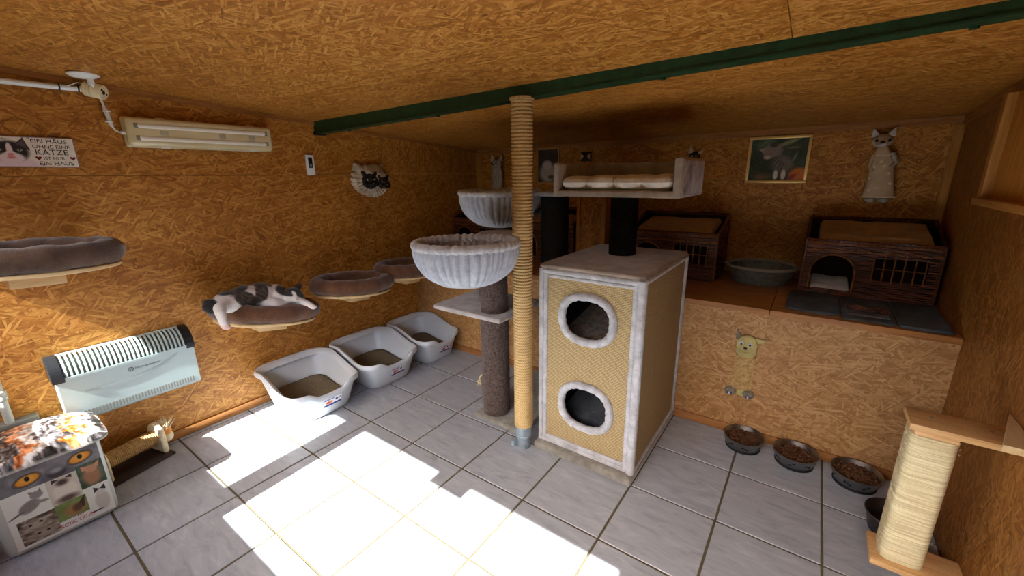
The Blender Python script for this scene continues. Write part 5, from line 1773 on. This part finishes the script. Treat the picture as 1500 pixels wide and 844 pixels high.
for x, z in ((3.300, 1.60), (3.272, 1.57), (3.318, 1.575), (3.30, 1.445), (3.262, 1.50), (3.360, 1.47), (3.345, 1.53), (3.27, 1.43)):
    q = 0.06 + (1.6 - z) * 0.06
    y = yc - 0.033 * math.sqrt(max(0.1, 1 - ((x - 3.315) / q) ** 2)) if abs(x - 3.315) < q else yc
    MB().ell((x, y - 0.001, z), (0.010, 0.004, 0.009)).build('painted_dot', DOTW, t)
# slim carved cat, left
t = thing('carved_cat', 'slim grey carved wooden cat with white ears hanging above the left hammock', 'figurine', (0.31, 1.30, 1.41))
lofted(t, 'body', CARVED2, [(0.315, yc, 1.39, 0.064, 0.036), (0.315, yc, 1.45, 0.066, 0.036), (0.314, yc, 1.55, 0.072, 0.036), (0.312, yc, 1.60, 0.066, 0.034), (0.310, yc, 1.635, 0.046, 0.030)])
hd = blob('head', CARVED2, t, [((0.308, yc, 1.662), (0.062, 0.044, 0.046)), ((0.305, yc - 0.034, 1.645), (0.028, 0.022, 0.020))], 0.006, 3)
for sx in (-1, 1):
    MB().ell((0.306 + sx * 0.028, yc - 0.040, 1.668), (0.010, 0.006, 0.007)).build('eye', DARKP, hd)
MB().ell((0.305, yc - 0.057, 1.652), (0.008, 0.005, 0.006)).build('nose', DARKP, hd)
cone_ear(t, (0.268, yc, 1.690), (0.246, yc, 1.768), 0.030, 0.012, EARW)
cone_ear(t, (0.350, yc, 1.690), (0.378, yc, 1.752), 0.030, 0.012, EARW)
for x in (0.30, 0.33):
    MB().tube([(x, yc - 0.036, 1.60), (x, yc - 0.038, 1.50), (x + 0.002, yc - 0.036, 1.42)], 0.004, 6).build('carved_line', CARVED, t)
# dark cat-head ornaments
t = thing('cat_head_ornament', 'small dark wooden cat head with pale ears showing above the lounger side', 'ornament', (2.21, 1.31, 1.62))
MB().ell((2.205, 1.315, 1.665), (0.042, 0.022, 0.042)).build('head', DARKP, t)
cone_ear(t, (2.180, 1.312, 1.695), (2.172, 1.312, 1.760), 0.020, 0.010, CARVED)
cone_ear(t, (2.238, 1.312, 1.685), (2.268, 1.312, 1.728), 0.022, 0.010, CARVED)
for sx in (-1, 1):
    MB().ell((2.205 + sx * 0.016, 1.294, 1.672), (0.007, 0.004, 0.006)).build('eye', EYEG, t)
t = thing('cat_mask', 'tiny square dark cat mask with pale ear corners above the lounger back', 'ornament', (1.288, 1.32, 1.66))
MB().box((1.240, 1.318, 1.660), (1.338, 1.338, 1.742), bev=0.006).build('plate', DARKP, t)
for x, sx in ((1.262, -1), (1.316, 1)):
    MB().prism([(0.018 * sx, 0.030), (0.018 * sx, -0.026), (-0.014 * sx, 0.004)] if sx > 0 else [(0.018 * sx, -0.026), (0.018 * sx, 0.030), (-0.014 * sx, 0.004)], (x, 1.318, 1.70), (1, 0, 0), (0, 0, 1), 0.003).build('pale_corner', CARVED, t, smooth=False)

# ------------------------------------------------------------------ sisal cat scratcher on the bench front
t = thing('wall_scratcher', 'flat tan cat-shaped scratcher with sisal belly hanging on the bench front', 'scratcher', (2.80, 0.385, 0.25))
yb = YP - 0.001
bd = []
for k in range(28):
    z = 0.30 + 0.215 * k / 27
    bd.append([(2.756 + 0.0015 * math.sin(k * 2.2), yb, z), (2.752, yb - 0.014 - 0.002 * (k % 2), z), (2.802, yb - 0.020 - 0.002 * (k % 2), z), (2.856, yb - 0.014 - 0.002 * (k % 2), z), (2.854, yb, z)])
MB().rings(bd).build('sisal_belly', ROPE_TOY, t)
hd = blob('head', FELTCAT, t, [((2.803, yb - 0.016, 0.585), (0.058, 0.016, 0.062)), ((2.803, yb - 0.014, 0.545), (0.055, 0.014, 0.045)), ((2.800, yb - 0.028, 0.567), (0.030, 0.014, 0.024))], 0.005, 4)
for sx in (-1, 1):
    MB().ell((2.800 + sx * 0.023, yb - 0.032, 0.597), (0.011, 0.005, 0.011)).build('eye', EYEG, hd)
    MB().ell((2.799 + sx * 0.022, yb - 0.036, 0.594), (0.006, 0.004, 0.006)).build('pupil', DARKP, hd)
MB().ell((2.800, yb - 0.042, 0.573), (0.010, 0.006, 0.008)).build('nose', DARKP, hd)
MB().prism([(-0.020, 0), (0.024, 0), (-0.018, 0.058)], (2.762, yb - 0.002, 0.612), (1, 0, 0), (0, 0, 1), 0.012).build('ear', PAWG, t)
MB().prism([(-0.020, -0.012), (0.048, 0.012), (0.044, 0.028), (-0.020, 0.026)], (2.846, yb - 0.002, 0.606), (1, 0, 0), (0, 0, 1), 0.012).build('ear', FELTCAT, t)
MB().box((2.783, yb - 0.012, 0.258), (2.822, yb, 0.31), bev=0.004).build('tail_stub', FELTCAT, t)
for x in (2.748, 2.846):
    p_ = MB().ell((x, yb - 0.016, 0.280), (0.030, 0.015, 0.028)).build('paw', PAWG, t)
    for k in (-1, 0, 1):
        MB().ell((x + 0.011 * k, yb - 0.030, 0.268 + 0.003 * abs(k)), (0.004, 0.003, 0.010)).build('toe', PAWB if k else EYEG, p_)

# ------------------------------------------------------------------ food bowls
def make_bowl():
    t = thing('food_bowl', 'x', 'bowl', (0, 0, 0), 'steel food bowls along the bench')
    MB().lathe([(0.086, 0.010), (0.088, 0.014), (0.1035, 0.066), (0.1075, 0.070), (0.108, 0.073), (0.1055, 0.0745), (0.101, 0.071), (0.084, 0.020), (0.075, 0.014), (0.002, 0.014)], (0, 0, 0), 48).build('shell', STEEL, t, auto=50)
    MB().lathe([(0.080, 0.0), (0.090, 0.001), (0.0915, 0.006), (0.0905, 0.013), (0.085, 0.014)], (0, 0, 0), 48).build('rubber_ring', RUBBER, t)
    half = [(0.006, 0.0016), (0.0085, 0.0042), (0.0112, 0.0036), (0.0116, 0.0012), (0.0104, 0.0), (0.0116, -0.0012), (0.0112, -0.0036), (0.0085, -0.0042), (0.006, -0.0016)]
    bone = [(x * 1.4, y * 1.5) for x, y in half[::-1]] + [(-x * 1.4, -y * 1.5) for x, y in half[::-1]]
    m0 = None
    for k in range(8):
        a = 2 * PI * k / 8 + 0.2
        rot = 0.6 if k % 2 else -0.4
        c, s = math.cos(rot), math.sin(rot)
        pl = [(x * c - y * s, x * s + y * c) for x, y in bone]
        sl = Vector((math.cos(a) * 0.28, math.sin(a) * 0.28, 0.96)).normalized()
        MB().prism(pl, (math.cos(a) * 0.0962, math.sin(a) * 0.0962, 0.040), (-math.sin(a), math.cos(a), 0), tuple(sl), 0.0008).build('bone_mark', RUBBER, t, smooth=False)
    return t
bw = make_bowl()
def kibble(cx, cy, z, r, lab, seed, n=210):
    rnd = random.Random(seed)
    b = MB()
    b.lathe([(0.070, 0.016), (r, 0.046), (r * 0.6, 0.047), (0.002, 0.048)], (cx, cy, z), 24)
    for k in range(n):
        q = r * math.sqrt(rnd.random())
        a = rnd.uniform(0, 2 * PI)
        R = Euler((rnd.random() * 3, rnd.random() * 3, rnd.random() * 3)).to_matrix().to_4x4()
        b.ell((cx + q * math.cos(a), cy + q * math.sin(a), z + 0.049 + rnd.uniform(-0.002, 0.006) + 0.006 * (1 - q / r)), (0.0072, 0.0072, 0.004), R, 6, 4)
    o = b.build('kibble', KIB, None, org=(cx, cy, z + 0.02))
    o['kind'] = 'stuff'
    tag(o, lab, 'cat food')
for i, (x, y, lab, l2) in enumerate(((2.862, 0.283, 'steel food bowl with bone marks directly below the hanging cat scratcher', 'brown kibble in the bowl below the hanging cat scratcher'),
                                 (3.112, 0.280, 'steel food bowl with bone marks, middle one of three along the bench', 'brown kibble in the middle one of the three bowls'),
                                 (3.372, 0.268, 'steel food bowl with bone marks nearest the right wall', 'brown kibble in the steel bowl nearest the right wall'))):
    o = bw if i == 0 else copy_tree(bw)
    o.location = (x, y, 0)
    o.rotation_euler = (0, 0, i * 0.5)
    o['label'] = lab
    kibble(x, y, 0, 0.090, l2, i)
t = thing('water_bowl', 'dark deep bowl half hidden behind the wrapped scratching board', 'bowl', (3.485, -0.03, 0))
MB().lathe([(0.075, 0.0), (0.080, 0.003), (0.098, 0.085), (0.104, 0.09), (0.102, 0.095), (0.095, 0.09), (0.076, 0.02), (0.002, 0.016)], (3.485, -0.03, 0), 40).build('shell', mat('dark_steel', (92, 88, 84), 0.35, metal=0.9), t, auto=50)

# ------------------------------------------------------------------ wall step with wrapped scratching board, right wall
t = thing('wall_climber', 'pine wall step on the right wall with a board wrapped in pale sisal cord below', 'cat climber', (3.52, -0.31, 0.1))
MB().box((3.388, -0.372, 0.672), (XR, -0.232, 0.696), bev=0.003).build('top_step', PINE_X, t)
MB().box((3.372, -0.392, 0.092), (XR, -0.232, 0.116), bev=0.003).build('bottom_step', PINE_X, t)
MB().box((3.405, -0.366, 0.655), (3.515, -0.25, 0.673), bev=0.002).build('batten', PINE_X, t)
rs = []
NZ_ = 320
for k in range(NZ_ + 1):
    z = 0.118 + (0.652 - 0.118) * k / NZ_
    g = 0.0011 * (k % 2) + 0.0010 * float(vnoise(k * 0.35, 2.0))
    q = rr(3.398 - g, 3.522 + g, -0.368 - g, -0.245 + g, 0.030, 5)
    rs.append([(x, y, z) for x, y in q])
MB().rings(rs).build('cord_wrap', ROPE_PALE, t, auto=180)
b = MB()
for k in range(420):
    z = random.uniform(0.12, 0.65)
    if random.random() < 0.5:
        p0 = Vector((3.398, random.uniform(-0.36, -0.30), z)); d = Vector((-1, -0.4, 0))
    else:
        p0 = Vector((random.uniform(3.40, 3.52), -0.369, z)); d = Vector((random.uniform(-.6, .6), -1, 0))
    d.normalize()
    ln = random.uniform(0.004, 0.012)
    b.tube([p0, p0 + d * ln * 0.6 + Vector((0, 0, random.uniform(-.006, .006))), p0 + d * ln + Vector((0, 0, random.uniform(-.012, .012)))], 0.0004, 3)
f = b.build('cord_fuzz', ROPE_PALE, t)
f['kind'] = 'stuff'
for x in (3.455, 3.60):
    MB().lathe([(0.006, 0.0), (0.006, 0.0015)], (x, -0.285, 0.6955), 10).build('screw', STEEL, t)
t = thing('wall_shelf', 'pale pine triangular shelf bracket on the right wall above the wrapped board', 'shelf', (3.61, -0.45, 0.75))
MB().prism([(0, 0), (-0.075, 0.0), (0, 0.26)], (XR - 0.001, -0.50, 0.735), (1, 0, 0), (0, 1, 0), 0.022).build('bracket_board', PLY, t, smooth=False)
